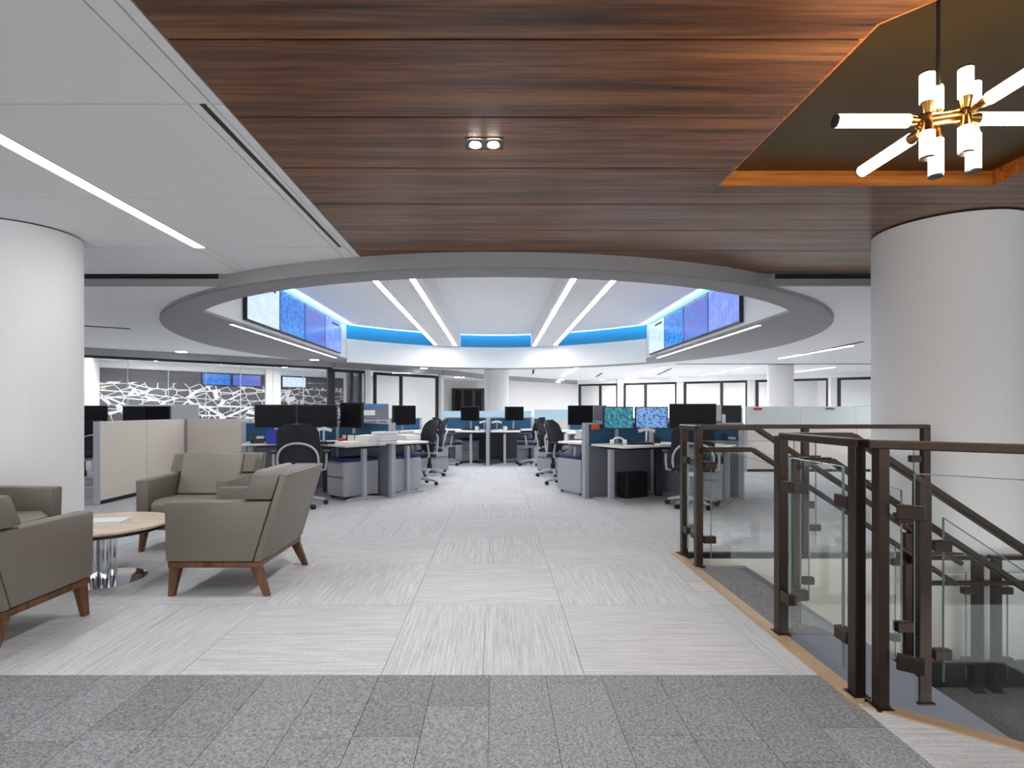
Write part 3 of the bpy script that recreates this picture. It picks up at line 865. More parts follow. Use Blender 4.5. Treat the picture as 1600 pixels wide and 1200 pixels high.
# small round downlights on the bulkhead
for px, d, nm in ((295,14.9,'leftmost small round downlight on the bulkhead'),(497,17.2,'small round downlight left of the glass door'),(664,20.7,'small round downlight above the white side office'),(876,28.6,'small round downlight at the end of the far white wall'),(939,28.2,'small round downlight above the leftmost office window'),(1051,26.4,'small round downlight above the second office window')):
    x, y = pt(px, d)
    t = thing('downlight', nm, 'ceiling light', (x, y-.35, ZL-.03 if px > 700 else ZL-.03), 0, 'small round downlights')
    put('trim_ring', MB().lathe([(.16,0),(.16,.03)],20), WHITE, t); put('lens', MB().lathe([(.13,-.012),(.13,-.001)],20), L_DOWN, t)
# twin spots in the walnut ceiling
t = thing('twin_spotlight', 'recessed twin spotlight set in the middle of the walnut ceiling', 'ceiling light', (-0.076, 3.49, ZC))
spot0 = t
fr = MB(); a, b = .118, .075
fr.box(-a,-b,-.004,a,-b+.014,.028); fr.box(-a,b-.014,-.004,a,b,.028); fr.box(-a,-b+.014,-.004,-a+.014,b-.014,.028); fr.box(a-.014,-b+.014,-.004,a,b-.014,.028); fr.box(-.008,-b+.014,-.004,.008,b-.014,.028)
put('frame', fr, BLACKF, t)
for s in (-1, 1):
    l = put('lamp', MB().lathe([(.03,-.010),(.046,-.006),(.046,.02)],20,(s*.056,0,0)), BLACKP, t)
    put('lens', MB().lathe([(.034,-.016),(.034,-.0105)],20,(s*.056,0,0)), L_SPOT, l)
def spot_lamp(x, y, w):
    la = bpy.data.lights.new('spotlight_beam', 'AREA'); la.shape = 'RECTANGLE'; la.size = .20; la.size_y = .08
    la.energy = w; la.color = (1.0, .975, .94); la.spread = R(150)
    lo = bpy.data.objects.new('spotlight_beam', la); COL.objects.link(lo); lo.location = (x, y, ZC-.02)
spot_lamp(-0.076, 3.49, 16)
for k, (x, y) in enumerate(((-0.076, 0.9), (-0.076, -1.7), (4.6, 0.6), (4.6, -2.0))):  # unseen copies, added to brighten the near part of the room
    dup(spot0, (x, y, ZC), 0, ('added unseen twin spotlight in the walnut ceiling just above the camera', 'added unseen twin spotlight in the walnut ceiling behind the camera', 'added unseen twin spotlight in the walnut ceiling right of the stair recess', 'added unseen twin spotlight in the walnut ceiling behind the stair recess')[k], 'added twin spotlights')
    spot_lamp(x, y, 13)

# ------------------------------------------------------------------ pendant over the stair
PD = 2.30; sc_ = PD/F
def pp(px, py, d=PD): return Vector(((px-VX)/F*d, d, EYE+(VY-py)/F*d))
hub = pp(1466, 190)
pen = thing('pendant_light', 'brass pendant lamp with glowing glass tubes hanging over the stair', 'pendant lamp', hub)
def lz(m): bmesh.ops.translate(m.bm, verts=m.bm.verts, vec=-hub); return m
put('rod', lz(MB().tube([(hub.x,hub.y,hub.z+.02),(hub.x,hub.y,ZP)], .007, 8)), BLACKP, pen)
put('canopy', lz(MB().lathe([(.06,ZP-hub.z-.03),(.06,ZP-hub.z-.001)],20,hub)), BLACKP, pen)
nl, nr = pp(1438, 193), pp(1497, 185)
nl.y, nr.y = PD-.02, PD-.02
put('hub_bar', lz(MB().tube([nl, nr], .026, 16)).mesh('hub_bar', bevel=.004, seg=1, smooth=True), BRASS, pen)
def lamp_tube(c, d, ln, r=.026):
    c = Vector(c); d = Vector(d)
    s = put('socket', lz(MB().tube([c, c+d*.045], [.016,.024], 12)).mesh('socket', smooth=True), BRASS, pen)
    g = put('glass_tube', lz(MB().tube([c+d*.045, c+d*ln], r, 16)).mesh('glass_tube', smooth=True), L_PEND, pen)
    put('end_cap', lz(MB().tube([c+d*ln, c+d*(ln+.008)], r*1.02, 16)).mesh('end_cap', smooth=True), BLACKP, g)
for c in (nl, nr):
    put('node', lz(MB().lathe([(.012,-.032),(.03,-.02),(.03,.02),(.012,.032)],16,c)).mesh('node', smooth=True), BRASS, pen)
    for dy in (-.03, .035):
        lamp_tube(c+Vector((.075 if dy > 0 else -.010, dy, .015)), (0,0,1), .155 if dy < 0 else .135)
        lamp_tube(c+Vector((.075 if dy > 0 else -.010, dy, -.015)), (0,0,-1), .145 if dy < 0 else .19)
lamp_tube(nl+Vector((-.02,0,0)), (-1,0,0), .335, .025)
lamp_tube(nr+Vector((.02,0,-.012)), (1,0,0), .335, .025)
lamp_tube(nl+Vector((-.008,.015,-.045)), (0,1,0), .36, .025)
put('arm_link', lz(MB().tube([nl, nl+Vector((-.008,.02,-.045))], .010, 8)), BRASS, pen)
put('arm_link', lz(MB().tube([nr, nr+Vector((.03,-.05,.02))], .010, 8)), BRASS, pen)
lamp_tube(nr+Vector((.03,-.05,.02)), (0,-1,0), .33, .025)

# ================================================================== wall screens in the ring
def uvquad(me_name, w, h, axis):
    me = bpy.data.meshes.new(me_name)
    if axis == 'x':    # faces +/-x, runs along y
        v = [(0,-w/2,-h/2),(0,w/2,-h/2),(0,w/2,h/2),(0,-w/2,h/2)]
    else: v = [(-w/2,0,-h/2),(w/2,0,-h/2),(w/2,0,h/2),(-w/2,0,h/2)]
    me.from_pydata(v, [], [(0,1,2,3)])
    uv = me.uv_layers.new(name='uv')
    for i, c in enumerate(((0,0),(1.6,0),(1.6,1),(0,1))): uv.data[i].uv = c
    return me
order_l = [(SCR_TABLE,'pale table on'),(SCR_MAP,'blue map on'),(SCR_MIX,'violet chart on'),(SCR_LAV,'lavender list on')]
order_r = [(SCR_LAV,'lavender slide on'),(SCR_MIX,'violet chart on'),(SCR_MAP,'blue map on'),(SCR_TABLE,'pale table on')]
for side, y0, y1, od in ((-1, 9.92, 15.96, order_l), (1, 10.2, 16.3, order_r)):
    wd = (y1-y0)/4
    pos = ('nearest','second nearest','third nearest','farthest')
    for k in range(4):
        y = y0+wd*(k+.5); z0, z1 = 2.785, 3.655
        t = thing('wall_screen', '%s the %s screen of the %s wall row in the ring' % (od[k][1], pos[k], 'left' if side < 0 else 'right'), 'screen', (side*(WXT-.045), y, z0), 0, 'screens inside the oval ring')
        hh = z1-z0
        put('casing', MB().box(-.035,-wd/2+.004,0,.035,wd/2-.004,hh).mesh('casing', bevel=.006, seg=1), BLACKP, t)
        me = uvquad('display', wd-.05, hh-.05, 'x')
        o = put('display', me, od[k][0], t, (-side*.0365, 0, hh/2))
        put('bracket', MB().box(min(side*.035,side*.045),-.3,.2,max(side*.035,side*.045),.3,hh-.2), BLACKP, t)
        # header bar and blocks, flat print
        if k in (0,3):
            put('printed_header', uvquad('printed_header', wd*.45, .05, 'x'), SCREENOFF, o, (-side*.002, side*-.2, hh*.36))

# mural, and screens standing in for reflections in the meeting room glass
wa, wb = Vector((-14.0,15.6,0)), Vector((*pt(540,23.6),0))
wdv = wb-wa; wl = wdv.length; wz = math.atan2(wdv.y, wdv.x); wdir = wdv.normalized(); wnn = Vector((wdir.y,-wdir.x,0))
mm, nt, b = newmat('map_mural_print')
N, L = nt.nodes, nt.links
tc = N.new('ShaderNodeTexCoord'); 
mp = N.new('ShaderNodeMapping'); mp.inputs['Rotation'].default_value = (0, R(28), 0); mp.inputs['Scale'].default_value = (1.0, 1.0, 1.35)
L.new(tc.outputs['Object'], mp.inputs[0])
vo = N.new('ShaderNodeTexVoronoi'); vo.feature = 'DISTANCE_TO_EDGE'; vo.inputs['Scale'].default_value = 2.6; vo.inputs['Randomness'].default_value = 0.55
L.new(mp.outputs[0], vo.inputs['Vector'])
mp2 = N.new('ShaderNodeMapping'); mp2.inputs['Rotation'].default_value = (0, R(-8), 0); mp2.inputs['Scale'].default_value = (0.35, 1, 2.2)
L.new(tc.outputs['Object'], mp2.inputs[0])
v2 = N.new('ShaderNodeTexVoronoi'); v2.feature = 'DISTANCE_TO_EDGE'; v2.inputs['Scale'].default_value = 1.6; v2.inputs['Randomness'].default_value = 0.8
L.new(mp2.outputs[0], v2.inputs['Vector'])
mn = N.new('ShaderNodeMath'); mn.operation = 'MINIMUM'; L.new(vo.outputs['Distance'], mn.inputs[0]); L.new(v2.outputs['Distance'], mn.inputs[1])
lt = N.new('ShaderNodeMath'); lt.operation = 'LESS_THAN'; lt.inputs[1].default_value = 0.034; L.new(mn.outputs[0], lt.inputs[0])
mx = N.new('ShaderNodeMix'); mx.data_type = 'RGBA'
mx.inputs['A'].default_value = (*lin((74,74,80)),1); mx.inputs['B'].default_value = (*lin((214,214,216)),1)
sx = N.new('ShaderNodeSeparateXYZ'); L.new(tc.outputs['Object'], sx.inputs[0])
zt = N.new('ShaderNodeMath'); zt.operation = 'LESS_THAN'; zt.inputs[1].default_value = 2.08; L.new(sx.outputs[2], zt.inputs[0])
an = N.new('ShaderNodeMath'); an.operation = 'MULTIPLY'; L.new(lt.outputs[0], an.inputs[0]); L.new(zt.outputs[0], an.inputs[1])
L.new(an.outputs[0], mx.inputs['Factor']); L.new(mx.outputs['Result'], b.inputs['Base Color'])
b.inputs['Roughness'].default_value = 0.6
o = put('wall_mural', MB().box(wl*.19,-.02,.5,wl*.985,.02,2.50), mm, None, wa+wnn*.09, wz)
tag(o, 'dark grey wall mural of a white street map in the meeting room', 'mural')
for f0, f1, nm, sm in ((.488,.575,'left blue screen standing in for a reflection in the meeting room glass',SCR_MAP),(.579,.672,'right blue screen standing in for a reflection in the meeting room glass',SCR_MIX),(.745,.833,'pale screen standing in for a reflection at the far end of the meeting room glass',SCR_TABLE)):
    w = (f1-f0)*wl
    t = thing('wall_screen', nm, 'screen', wa+wdir*wl*(f0+f1)/2+wnn*.13+Vector((0,0,2.05)), wz, 'stand-ins for screen reflections in the meeting room glass')
    put('casing', MB().box(-w/2,-.03,0,w/2,.02,.42), BLACKP, t)
    put('display', uvquad('display', w-.04, .38, 'y'), sm, t, (0,-.032,.21))
o = put('pilaster', MB().box(-.28,-.10,0,.28,.06,ZL-.01), WHITE, None, wa+wdir*wl*.712+wnn*.13, wz); o['kind'] = 'structure'
# ================================================================== lounge
def armchair_proto():
    t = thing('armchair', 'x', 'armchair')
    W = .39
    for s in (-1, 1):
        x0, x1 = sorted((s*W, s*(W-.105)))
        pl = [(-.365,.225),(-.375,.605),(.312,.615),(.192,.225)]
        put('arm', MB().side(pl, x0, x1).mesh('arm', bevel=.014, seg=2, smooth=True), LEATHER, t)
    put('seat_base', MB().box(-W+.107,-.34,.225,W-.107,.25,.30).mesh('seat_base', bevel=.008, smooth=True), LEATHER, t)
    put('seat_cushion', MB().side([(-.352,.305),(-.36,.40),(-.30,.435),(.06,.425),(.20,.40),(.20,.305)], -W+.11, W-.11).mesh('seat_cushion', bevel=.02, seg=3, smooth=True), LEATHERL, t)
    put('backrest', MB().side([(.120,.622),(.195,.785),(.366,.785),(.314,.622)], -W, W).mesh('backrest', bevel=.016, seg=2, smooth=True), LEATHER, t)
    put('back_cushion', MB().side([(.03,.43),(.155,.80),(.215,.80),(.215,.62),(.14,.43)], -W+.112, W-.112).mesh('back_cushion', bevel=.022, seg=3, smooth=True), LEATHERL, t)
    put('back_panel', MB().side([(.196,.225),(.243,.225),(.412,.783),(.368,.783)], -W, W).mesh('back_panel', bevel=.010, smooth=True), LEATHER, t)
    put('base_frame', MB().box(-W+.01,-.355,.185,W-.01,.235,.222).mesh('base_frame', bevel=.004, seg=1), LEGWOOD, t)
    for sx in (-1, 1):
        def leg(y_top, y_bot):
            cx = sx*(W-.045); bx = sx*(W-.03)
            a = [(cx-.022,y_top-.036,.19),(cx+.022,y_top-.036,.19),(cx+.022,y_top+.036,.19),(cx-.022,y_top+.036,.19)]
            b_ = [(bx-.015,y_bot-.020,0),(bx+.015,y_bot-.020,0),(bx+.015,y_bot+.020,0),(bx-.015,y_bot+.020,0)]
            put('leg', MB().loft(b_, a).mesh('leg', bevel=.003, seg=1), LEGWOOD, t)
        leg(-.318, -.338); leg(.20, .278)
    return t
ch = armchair_proto()
ch.location = (-1.755, 3.99, 0); ch.rotation_euler = (0,0,-PI/2)
G = 'taupe armchairs around the coffee table'
ch['label'] = 'taupe leather armchair seen from its side and back, nearest the open floor'; ch['group'] = G
dup(ch, (-2.64, 5.095, 0), 0, 'taupe leather armchair facing the camera behind the coffee table', G)
dup(ch, (-2.76, 2.945, 0), PI, 'taupe leather armchair cut off at the lower left edge, turned away', G)
dup(ch, (-3.755, 4.0, 0), PI/2, 'taupe leather armchair of which only arm and seat show in front of the left column', G)
# coffee table
ct = thing('coffee_table', 'round coffee table with pale wood top on a chrome tube pedestal', 'table', (-2.78, 3.98, 0))
put('table_top', MB().lathe([(.40,.372),(.43,.388),(.43,.400),(.425,.402)],56).mesh('table_top', smooth=True), TABLEW, ct)
put('top_edge', MB().lathe([(.38,.352),(.41,.362),(.41,.371),(.38,.3715)],48).mesh('top_edge', smooth=True), BLACKF, ct)
for k in range(4):
    a = PI/4+k*PI/2
    put('pedestal_tube', MB().tube([(.052*math.cos(a),.052*math.sin(a),.022),(.052*math.cos(a),.052*math.sin(a),.352)],.03,20).mesh('pedestal_tube', smooth=True), CHROME, ct)
put('base_disc', MB().lathe([(.27,0),(.27,.008),(.22,.014),(.11,.022),(.02,.024)],56).mesh('base_disc', smooth=True), CHROME, ct)
bk = thing('book', 'pale hardcover book lying on the coffee table', 'book', (-2.72, 3.94, .402), R(12))
put('pages', MB().box(-.115,-.08,.004,.112,.08,.024), PAPER, bk)
put('cover', MB().box(-.12,-.085,0,.12,.085,.004).box(-.12,-.085,.024,.12,.085,.028).box(-.12,-.085,.004,-.115,.085,.024), FROST, bk)

# ================================================================== workstations
def office_chair_proto():
    t = thing('office_chair', 'x', 'office chair')
    put('seat', MB().side([(-.22,.45),(-.22,.50),(.16,.505),(.25,.485),(.25,.455),(.15,.44)], -.25, .25).mesh('seat', bevel=.025, seg=3, smooth=True), BLACKM, t)
    g = []
    for i in range(11):
        v = i/10; z = .53+.50*v
        hw = .225 + .02*math.sin(PI*v)
        if v > .8: hw *= math.sqrt(max(0.02, 1-((v-.8)/.235)**2))
        if v < .15: hw *= .86+.14*(v/.15)
        row = []
        for j in range(9):
            u = -1+2*j/8
            y = -.235 - .10*v + .05*math.sin(PI*v*1.0) + .055*u*u*(-1)*-1
            row.append((hw*u, y, z))
        g.append(row)
    put('backrest', MB().sheet(g, .032).mesh('backrest', smooth=True), BLACKM, t)
    arch = []
    for k in range(17):
        a = PI*k/16
        arch.append((.235*math.cos(a), -.275-.05*math.sin(a)+.045*abs(math.cos(a)), .56+.24*math.sin(a)**.7))
    arch = [(.19,-.17,.44),(.225,-.20,.50)] + arch + [(-.225,-.20,.50),(-.19,-.17,.44)]
    put('back_frame', MB().tube(arch, .014, 8).mesh('back_frame', smooth=True), CHAIRGREY, t)
    for s in (-1, 1):
        a = put('armrest', MB().tube([(s*.22,-.06,.45),(s*.30,-.06,.46),(s*.31,-.05,.56),(s*.31,-.03,.665)],.016,8).mesh('armrest', smooth=True), CHAIRGREY, t)
        put('arm_pad', MB().box(s*.31-.04,-.14,.665,s*.31+.04,.12,.695).mesh('arm_pad', bevel=.012, smooth=True), BLACKP, a)
    put('tilt_mechanism', MB().box(-.11,-.14,.385,.11,.12,.445).mesh('tilt_mechanism', bevel=.015, smooth=True), CHAIRGREY, t)
    put('gas_column', MB().lathe([(.045,.10),(.045,.22),(.028,.225),(.028,.39)],16).mesh('gas_column', smooth=True), BLACKP, t)
    leg_me = None
    for k in range(5):
        a = 2*PI*k/5+.3
        c, s = math.cos(a), math.sin(a)
        m = MB().tube([(0,0,.115),(.16*c,.16*s,.098),(.30*c,.30*s,.068)],[.034,.026,.018],8)
        bl = put('base_leg', m.mesh('base_leg', smooth=True), CHAIRGREY, t)
        put('caster', MB().tube([(.305*c-.022*-s,.305*s-.022*c,.03),(.305*c+.022*-s,.305*s+.022*c,.03)],.03,14).mesh('caster', smooth=True), BLACKP, bl)
    return t
oc = office_chair_proto()
oc.location = (-2.43, 6.98, 0); oc.rotation_euler = (0,0,R(12))
GC = 'black mesh office chairs'
oc['label'] = 'black office chair seen from behind at the front left desk'; oc['group'] = GC
def face(x, y, tx, ty): return math.atan2(ty-y, tx-x)-PI/2      # the chair's +Y towards the target
for x, y, rz, lb in ((2.42,6.98,R(-16),'black office chair behind the glass railing at the right desks'),
        (-1.26,8.95,R(122),'nearer black office chair at the aisle side of the left desks'),
        (-1.22,10.25,R(100),'farther black office chair at the aisle side of the left desks'),
        (1.10,8.98,R(-122),'nearer black office chair at the aisle side of the right desks'),
        (1.02,10.2,R(-105),'farther black office chair at the aisle side of the right desks'),
        (-1.06,12.25,R(-62),'black office chair left of the central far desks'),
        (0.72,12.2,R(62),'black office chair right of the central far desks'),
        (-6.6,9.0,R(60),'black office chair behind the beige partition on the left'),
        (3.55,9.3,R(160),'black office chair on the far side of the right desk pod'),
        (6.3,12.0,R(180),'black office chair behind the white cubicle screens')):
    dup(oc, (x,y,0), rz, lb, GC)

ZD = .74
def pod(cx, cy, angs, L_, name, hi=1.02, D=.70, stations=(0,1,2), blue=BLUEF):
    """three partition wings 120 degrees apart with a corner desk between each pair"""
    t = thing('desk_partition', 'three-winged blue and grey desk partition of the %s' % name, 'partition', (cx,cy,0), 0, 'desk partitions')
    for a in angs:
        u = Vector((math.cos(a), math.sin(a), 0))
        w = put('wing', MB().bar(u*.03+Vector((0,0,.37)), u*(L_-.03)+Vector((0,0,.37)), .06, .70), GREYD, t)
        put('fabric_panel', MB().bar(u*.03+Vector((0,0,(.72+hi-.02)/2)), u*(L_-.03)+Vector((0,0,(.72+hi-.02)/2)), .05, hi-.02-.72), blue, w)
        put('wing_cap', MB().bar(u*.03+Vector((0,0,hi-.01)), u*(L_-.03)+Vector((0,0,hi-.01)), .062, .02), GREYM, w)
        put('end_post', MB().bar(u*(L_-.03)+Vector((0,0,hi/2)), u*(L_+.035)+Vector((0,0,hi/2)), .07, hi), GREYM, w)
    put('hub_post', MB().lathe([(.05,0),(.05,hi)],12), GREYM, t)
    na_ = len(angs)
    for k in stations:
        a0, a1 = angs[k], angs[(k+1) % na_]
        if a1 < a0: a1 += 2*PI
        dk = thing('corner_desk', '%s corner desk of the %s' % (STN[name][k], name), 'desk', (cx,cy,0), 0, 'white corner desks')
        u0, u1 = Vector((math.cos(a0),math.sin(a0))), Vector((math.cos(a1),math.sin(a1)))
        n0, n1 = Vector((-u0.y,u0.x)), Vector((u1.y,-u1.x))
        bis = (u0+u1).normalized()
        half = (a1-a0)/2
        c0 = bis*(.06/math.sin(half))
        fr = bis*(D/math.sin(half))
        def ln2(p, q, t): return p+(q-p)*t
        A = u0*(L_-.05)+n0*.055; B = u0*(L_-.05)+n0*D; C = u1*(L_-.05)+n1*D; E_ = u1*(L_-.05)+n1*.055
        b1, b2 = ln2(fr,B,.30), ln2(fr,C,.30)
        curve = [b1*(1-q)**2+fr*2*q*(1-q)+b2*q*q for q in (0,.25,.5,.75,1)]
        poly = [c0, A, B] + curve + [C, E_]
        put('worktop', MB().prism([(p.x,p.y) for p in poly], ZD-.028, ZD).mesh('worktop', bevel=.004, seg=1), WORKTOP, dk)
        put('under_tray', MB().prism([((c0+(p-c0)*.86).x, (c0+(p-c0)*.86).y) for p in poly], ZD-.06, ZD-.030), BLACKP, dk)
        for uu, nn_ in ((u0,n0),(u1,n1)):
            c = uu*(L_-.13)+nn_*(D*.52)
            lg = put('leg', MB().bar((c.x,c.y,.04),(c.x,c.y,ZD-.06),.075,.055,up=(nn_.x,nn_.y,0)).mesh('leg', bevel=.006, seg=1), GREYM, dk)
            p, q = c-nn_*.30, c+nn_*.30
            ft = MB().loft([(p.x+uu.x*.035,p.y+uu.y*.035,0),(p.x-uu.x*.035,p.y-uu.y*.035,0),(p.x-uu.x*.035,p.y-uu.y*.035,.018),(p.x+uu.x*.035,p.y+uu.y*.035,.018)],
                           [(c.x+uu.x*.04,c.y+uu.y*.04,0),(c.x-uu.x*.04,c.y-uu.y*.04,0),(c.x-uu.x*.04,c.y-uu.y*.04,.05),(c.x+uu.x*.04,c.y+uu.y*.04,.05)])
            ft.loft([(c.x+uu.x*.04,c.y+uu.y*.04,0),(c.x-uu.x*.04,c.y-uu.y*.04,0),(c.x-uu.x*.04,c.y-uu.y*.04,.05),(c.x+uu.x*.04,c.y+uu.y*.04,.05)],
                    [(q.x+uu.x*.035,q.y+uu.y*.035,0),(q.x-uu.x*.035,q.y-uu.y*.035,0),(q.x-uu.x*.035,q.y-uu.y*.035,.018),(q.x+uu.x*.035,q.y+uu.y*.035,.018)])
            put('foot', ft, GREYM, lg)
        c = bis*.36
        put('leg', MB().bar((c.x,c.y,0),(c.x,c.y,ZD-.06),.09,.09,up=(1,0,0)), BLACKP, dk)
    return t
STN = {
 'left desk pod': ['front', 'aisle side', 'rear'],
 'right desk pod': ['front', 'rear', 'aisle side'],
 'central desk pod': ['right', 'rear', 'left'],
 'second left desk pod': ['front aisle side', 'rear', 'outer'],
 'second right desk pod': ['rear', 'outer', 'front aisle side'],
}
pod(-2.41, 8.60, [R(197.4), R(317.4), R(437.4)], 1.33, 'left desk pod')
pod(2.25, 8.20, [R(209.7), R(329.7), R(449.7)], 1.21, 'right desk pod')
pod(-0.19, 13.2, [R(-90), R(30), R(150)], 1.2, 'central desk pod')
pod(-2.55, 12.05, [R(-68), R(52), R(172)], 1.25, 'second left desk pod')
pod(2.45, 11.95, [R(8), R(128), R(248)], 1.25, 'second right desk pod')

# monitors
def monitor_proto(w=.56, h=.33, m=SCREENOFF):
    t = thing('monitor', 'x', 'monitor')
    z0 = .20
    put('casing', MB().box(-w/2,-.012,z0,w/2,.026,z0+h).mesh('casing', bevel=.004, seg=1), BLACKP, t)
    put('display', uvquad('display', w-.024, h-.024, 'y'), m, t, (0,-.0135,z0+h/2))
    put('neck', MB().bar((0,.05,.012),(0,.04,z0+h*.55),.05,.02,up=(0,1,0)), STEEL, t)
    put('stand_base', MB().box(-.11,-.07,0,.11,.11,.014).mesh('stand_base', bevel=.004, seg=1), STEEL, t)
    return t
PROTO = {}
def monitor(px, d, face_deg, label, m=SCREENOFF, w=.56, h=.33):
    """screen faces local -Y; face_deg turns it (0 = towards the camera side)"""
    key = (m.name, w, h)
    x, y = pt(px, d)
    if key not in PROTO:
        t = monitor_proto(w, h, m); PROTO[key] = t
        t.location = (x,y,ZD); t.rotation_euler = (0,0,R(face_deg)); t['label'] = label; t['group'] = 'desk monitors'
        return t
    return dup(PROTO[key], (x,y,ZD), R(face_deg), label, 'desk monitors')
monitor(431, 7.98, 16, 'left black monitor of the three on the front left desk')
monitor(496, 8.12, 6, 'middle black monitor of the three on the front left desk')
monitor(549, 7.88, -40, 'right black monitor of the three on the front left desk, turned aside', w=.50, h=.36)
monitor(966, 7.60, 20, 'lit teal dashboard monitor on the front right desk', SCR_DASH, w=.46, h=.30)
monitor(1018, 7.74, 4, 'lit blue dashboard monitor on the front right desk', SCR_DASH2, w=.46, h=.30)
monitor(1082, 7.58, -20, 'large black monitor on the front right desk beside the railing', w=.60, h=.34)
monitor(632, 9.45, 58, 'black monitor at the aisle side of the left desks')
monitor(908, 9.3, -48, 'black monitor at the aisle side of the right desks')
monitor(734, 13.05, -40, 'left black monitor of the central far desks')
monitor(804, 13.05, 40, 'right black monitor of the central far desks')
monitor(215, 11.4, 6, 'left black monitor behind the beige partition')
monitor(246, 11.2, -8, 'right black monitor behind the beige partition')
monitor(138, 9.75, 40, 'black monitor edge beside the left column above the beige partition')
monitor(1352, 11.9, 10, 'black monitor peeking over the white cubicle screens beside the wide column')
monitor(470, 11.2, 180, 'black monitor on the rear left desks')
monitor(1130, 9.3, 170, 'black monitor on the rear of the right desk pod')

# drawer pedestals
def pedestal_proto():
    t = thing('drawer_pedestal', 'x', 'cabinet')
    put('body', MB().box(-.20,-.26,.04,.20,.28,.50).mesh('body', bevel=.004, seg=1), GREYM, t)
    for z0, z1 in ((.055,.30),(.31,.495)):
        d = put('drawer', MB().box(-.192,-.278,z0,.192,-.261,z1).mesh('drawer', bevel=.003, seg=1), GREYM, t)
        put('handle', MB().box(-.17,-.286,z1-.018,.17,-.278,z1-.004), GREYD, d)
    put('cushion', MB().box(-.195,-.25,.502,.195,.27,.545).mesh('cushion', bevel=.012, smooth=True), NAVY, t)
    for sx in (-.16,.16):
        for sy in (-.21,.23): put('caster', MB().tube([(sx-.012,sy,.02),(sx+.012,sy,.02)],.02,10), BLACKP, t)
    return t
pd = pedestal_proto(); pd.location = (-1.98,7.75,0); pd.rotation_euler = (0,0,R(-42.5))
pd['label'] = 'grey drawer pedestal with navy cushion under the front left desk'; pd['group'] = 'grey drawer pedestals'
for px, d, a, lb in ((622,8.21,137.5,'grey drawer pedestal at the aisle end of the left pod'),(676,10.95,35,'grey drawer pedestal beside the farther left aisle chair'),
        (730,12.98,20,'grey drawer pedestal left of the central far desks'),(826,12.98,-20,'grey drawer pedestal right of the central far desks'),(906,8.12,209.7,'grey drawer pedestal at the aisle end of the right pod'),(864,10.9,-35,'grey drawer pedestal beside the farther right aisle chair'),
        (1106,7.48,-29.7,'grey drawer pedestal behind the railing at the front right desk')):
    dup(pd, (*pt(px,d),0), R(a), lb, 'grey drawer pedestals')

# computer tower, phones, papers and other desk things
def small(name, label, cat, px, d, rz=0, z=ZD, group=None): return thing(name, label, cat, (*pt(px,d), z), R(rz), group)
t = small('computer_tower', 'black computer tower on the floor under the front right desk', 'computer', 988, 7.75, 29.7, 0)
put('case', MB().box(-.19,-.10,0,.19,.10,.34).mesh('case', bevel=.006, seg=1), BLACKP, t); put('badge', MB().box(-.16,-.104,.22,-.145,-.10,.29), BRASS, t); put('front_grille', MB().box(-.10,-.103,.04,.16,-.1,.18), BLACKF, t)
def phone(px, d, rz, label):
    t = small('desk_phone', label, 'phone', px, d, rz, group='black desk phones')
    put('phone_body', MB().side([(-.10,0),(-.10,.02),(.10,.09),(.10,0)],-.09,.09).mesh('phone_body', bevel=.006, seg=1), BLACKP, t)
    put('handset', MB().tube([(-.065,-.09,.05),(-.065,-.05,.075),(-.065,.05,.105),(-.065,.09,.115)],[.024,.016,.016,.024],8).mesh('handset', smooth=True), BLACKP, t)
    put('phone_display', MB().side([(.0,.058),(.085,.088),(.085,.092),(.0,.062)],-.02,.075), GREYM, t)
phone(403, 7.75, 20, 'black desk phone at the left end of the front left desk')
phone(1141, 7.55, -15, 'black desk phone at the right end of the front right desk')
phone(930, 9.2, -30, 'black desk phone on the aisle side of the right pod')
def stack(px, d, rz, n, w, dp, label, mats=(PAPER,)):
    t = small('paper_stack', label, 'papers', px, d, rz, group='paper stacks')
    z = 0
    for k in range(n):
        h = random.uniform(.012,.03); ox_, oy_ = random.uniform(-.01,.01), random.uniform(-.01,.01)
        put('paper_bundle', MB().box(-w/2+ox_,-dp/2+oy_,z,w/2+ox_,dp/2+oy_,z+h-.001), mats[k % len(mats)], t); z += h
stack(575, 7.50, -20, 7, .22, .30, 'tall white paper stack on the front left desk')
stack(601, 7.62, -42, 8, .20, .28, 'lilac edged paper stack against the partition on the left', (PAPERL,PAPER))
stack(545, 7.28, -10, 2, .24, .30, 'low loose sheets on the front left desk edge')
stack(638, 8.5, 40, 4, .24, .3, 'white papers on the aisle side of the left pod')
stack(634, 8.9, 20, 6, .22, .26, 'small paper pile below the aisle monitor of the left pod')
stack(915, 8.85, -30, 7, .24, .3, 'white papers and folders on the aisle side of the right pod')
stack(1042, 7.35, 10, 1, .3, .22, 'loose sheet on the front right desk')
stack(455, 7.35, 5, 2, .3, .22, 'papers hidden behind the front left chair')
def keyboard(px, d, rz, label):
    t = small('keyboard', label, 'keyboard', px, d, rz, group='black keyboards')
    put('key_tray', MB().side([(-.07,0),(-.07,.012),(.07,.022),(.07,0)],-.21,.21).mesh('key_tray', bevel=.003, seg=1), BLACKP, t)
    for r in range(4): put('key_row', MB().box(-.2,-.06+r*.032,.013+r*.0023,.2,-.033+r*.032,.021+r*.0023), BLACKM, t)
keyboard(505, 7.55, 4, 'black keyboard on the front left desk'); keyboard(996, 7.42, 0, 'black keyboard on the front right desk')
keyboard(735, 12.6, -30, 'black keyboard on the left of the central far desks'); keyboard(800, 12.6, 30, 'black keyboard on the right of the central far desks')
t = small('photo_frame', 'small black photo frame on the front left desk', 'frame', 549, 7.55, -20)
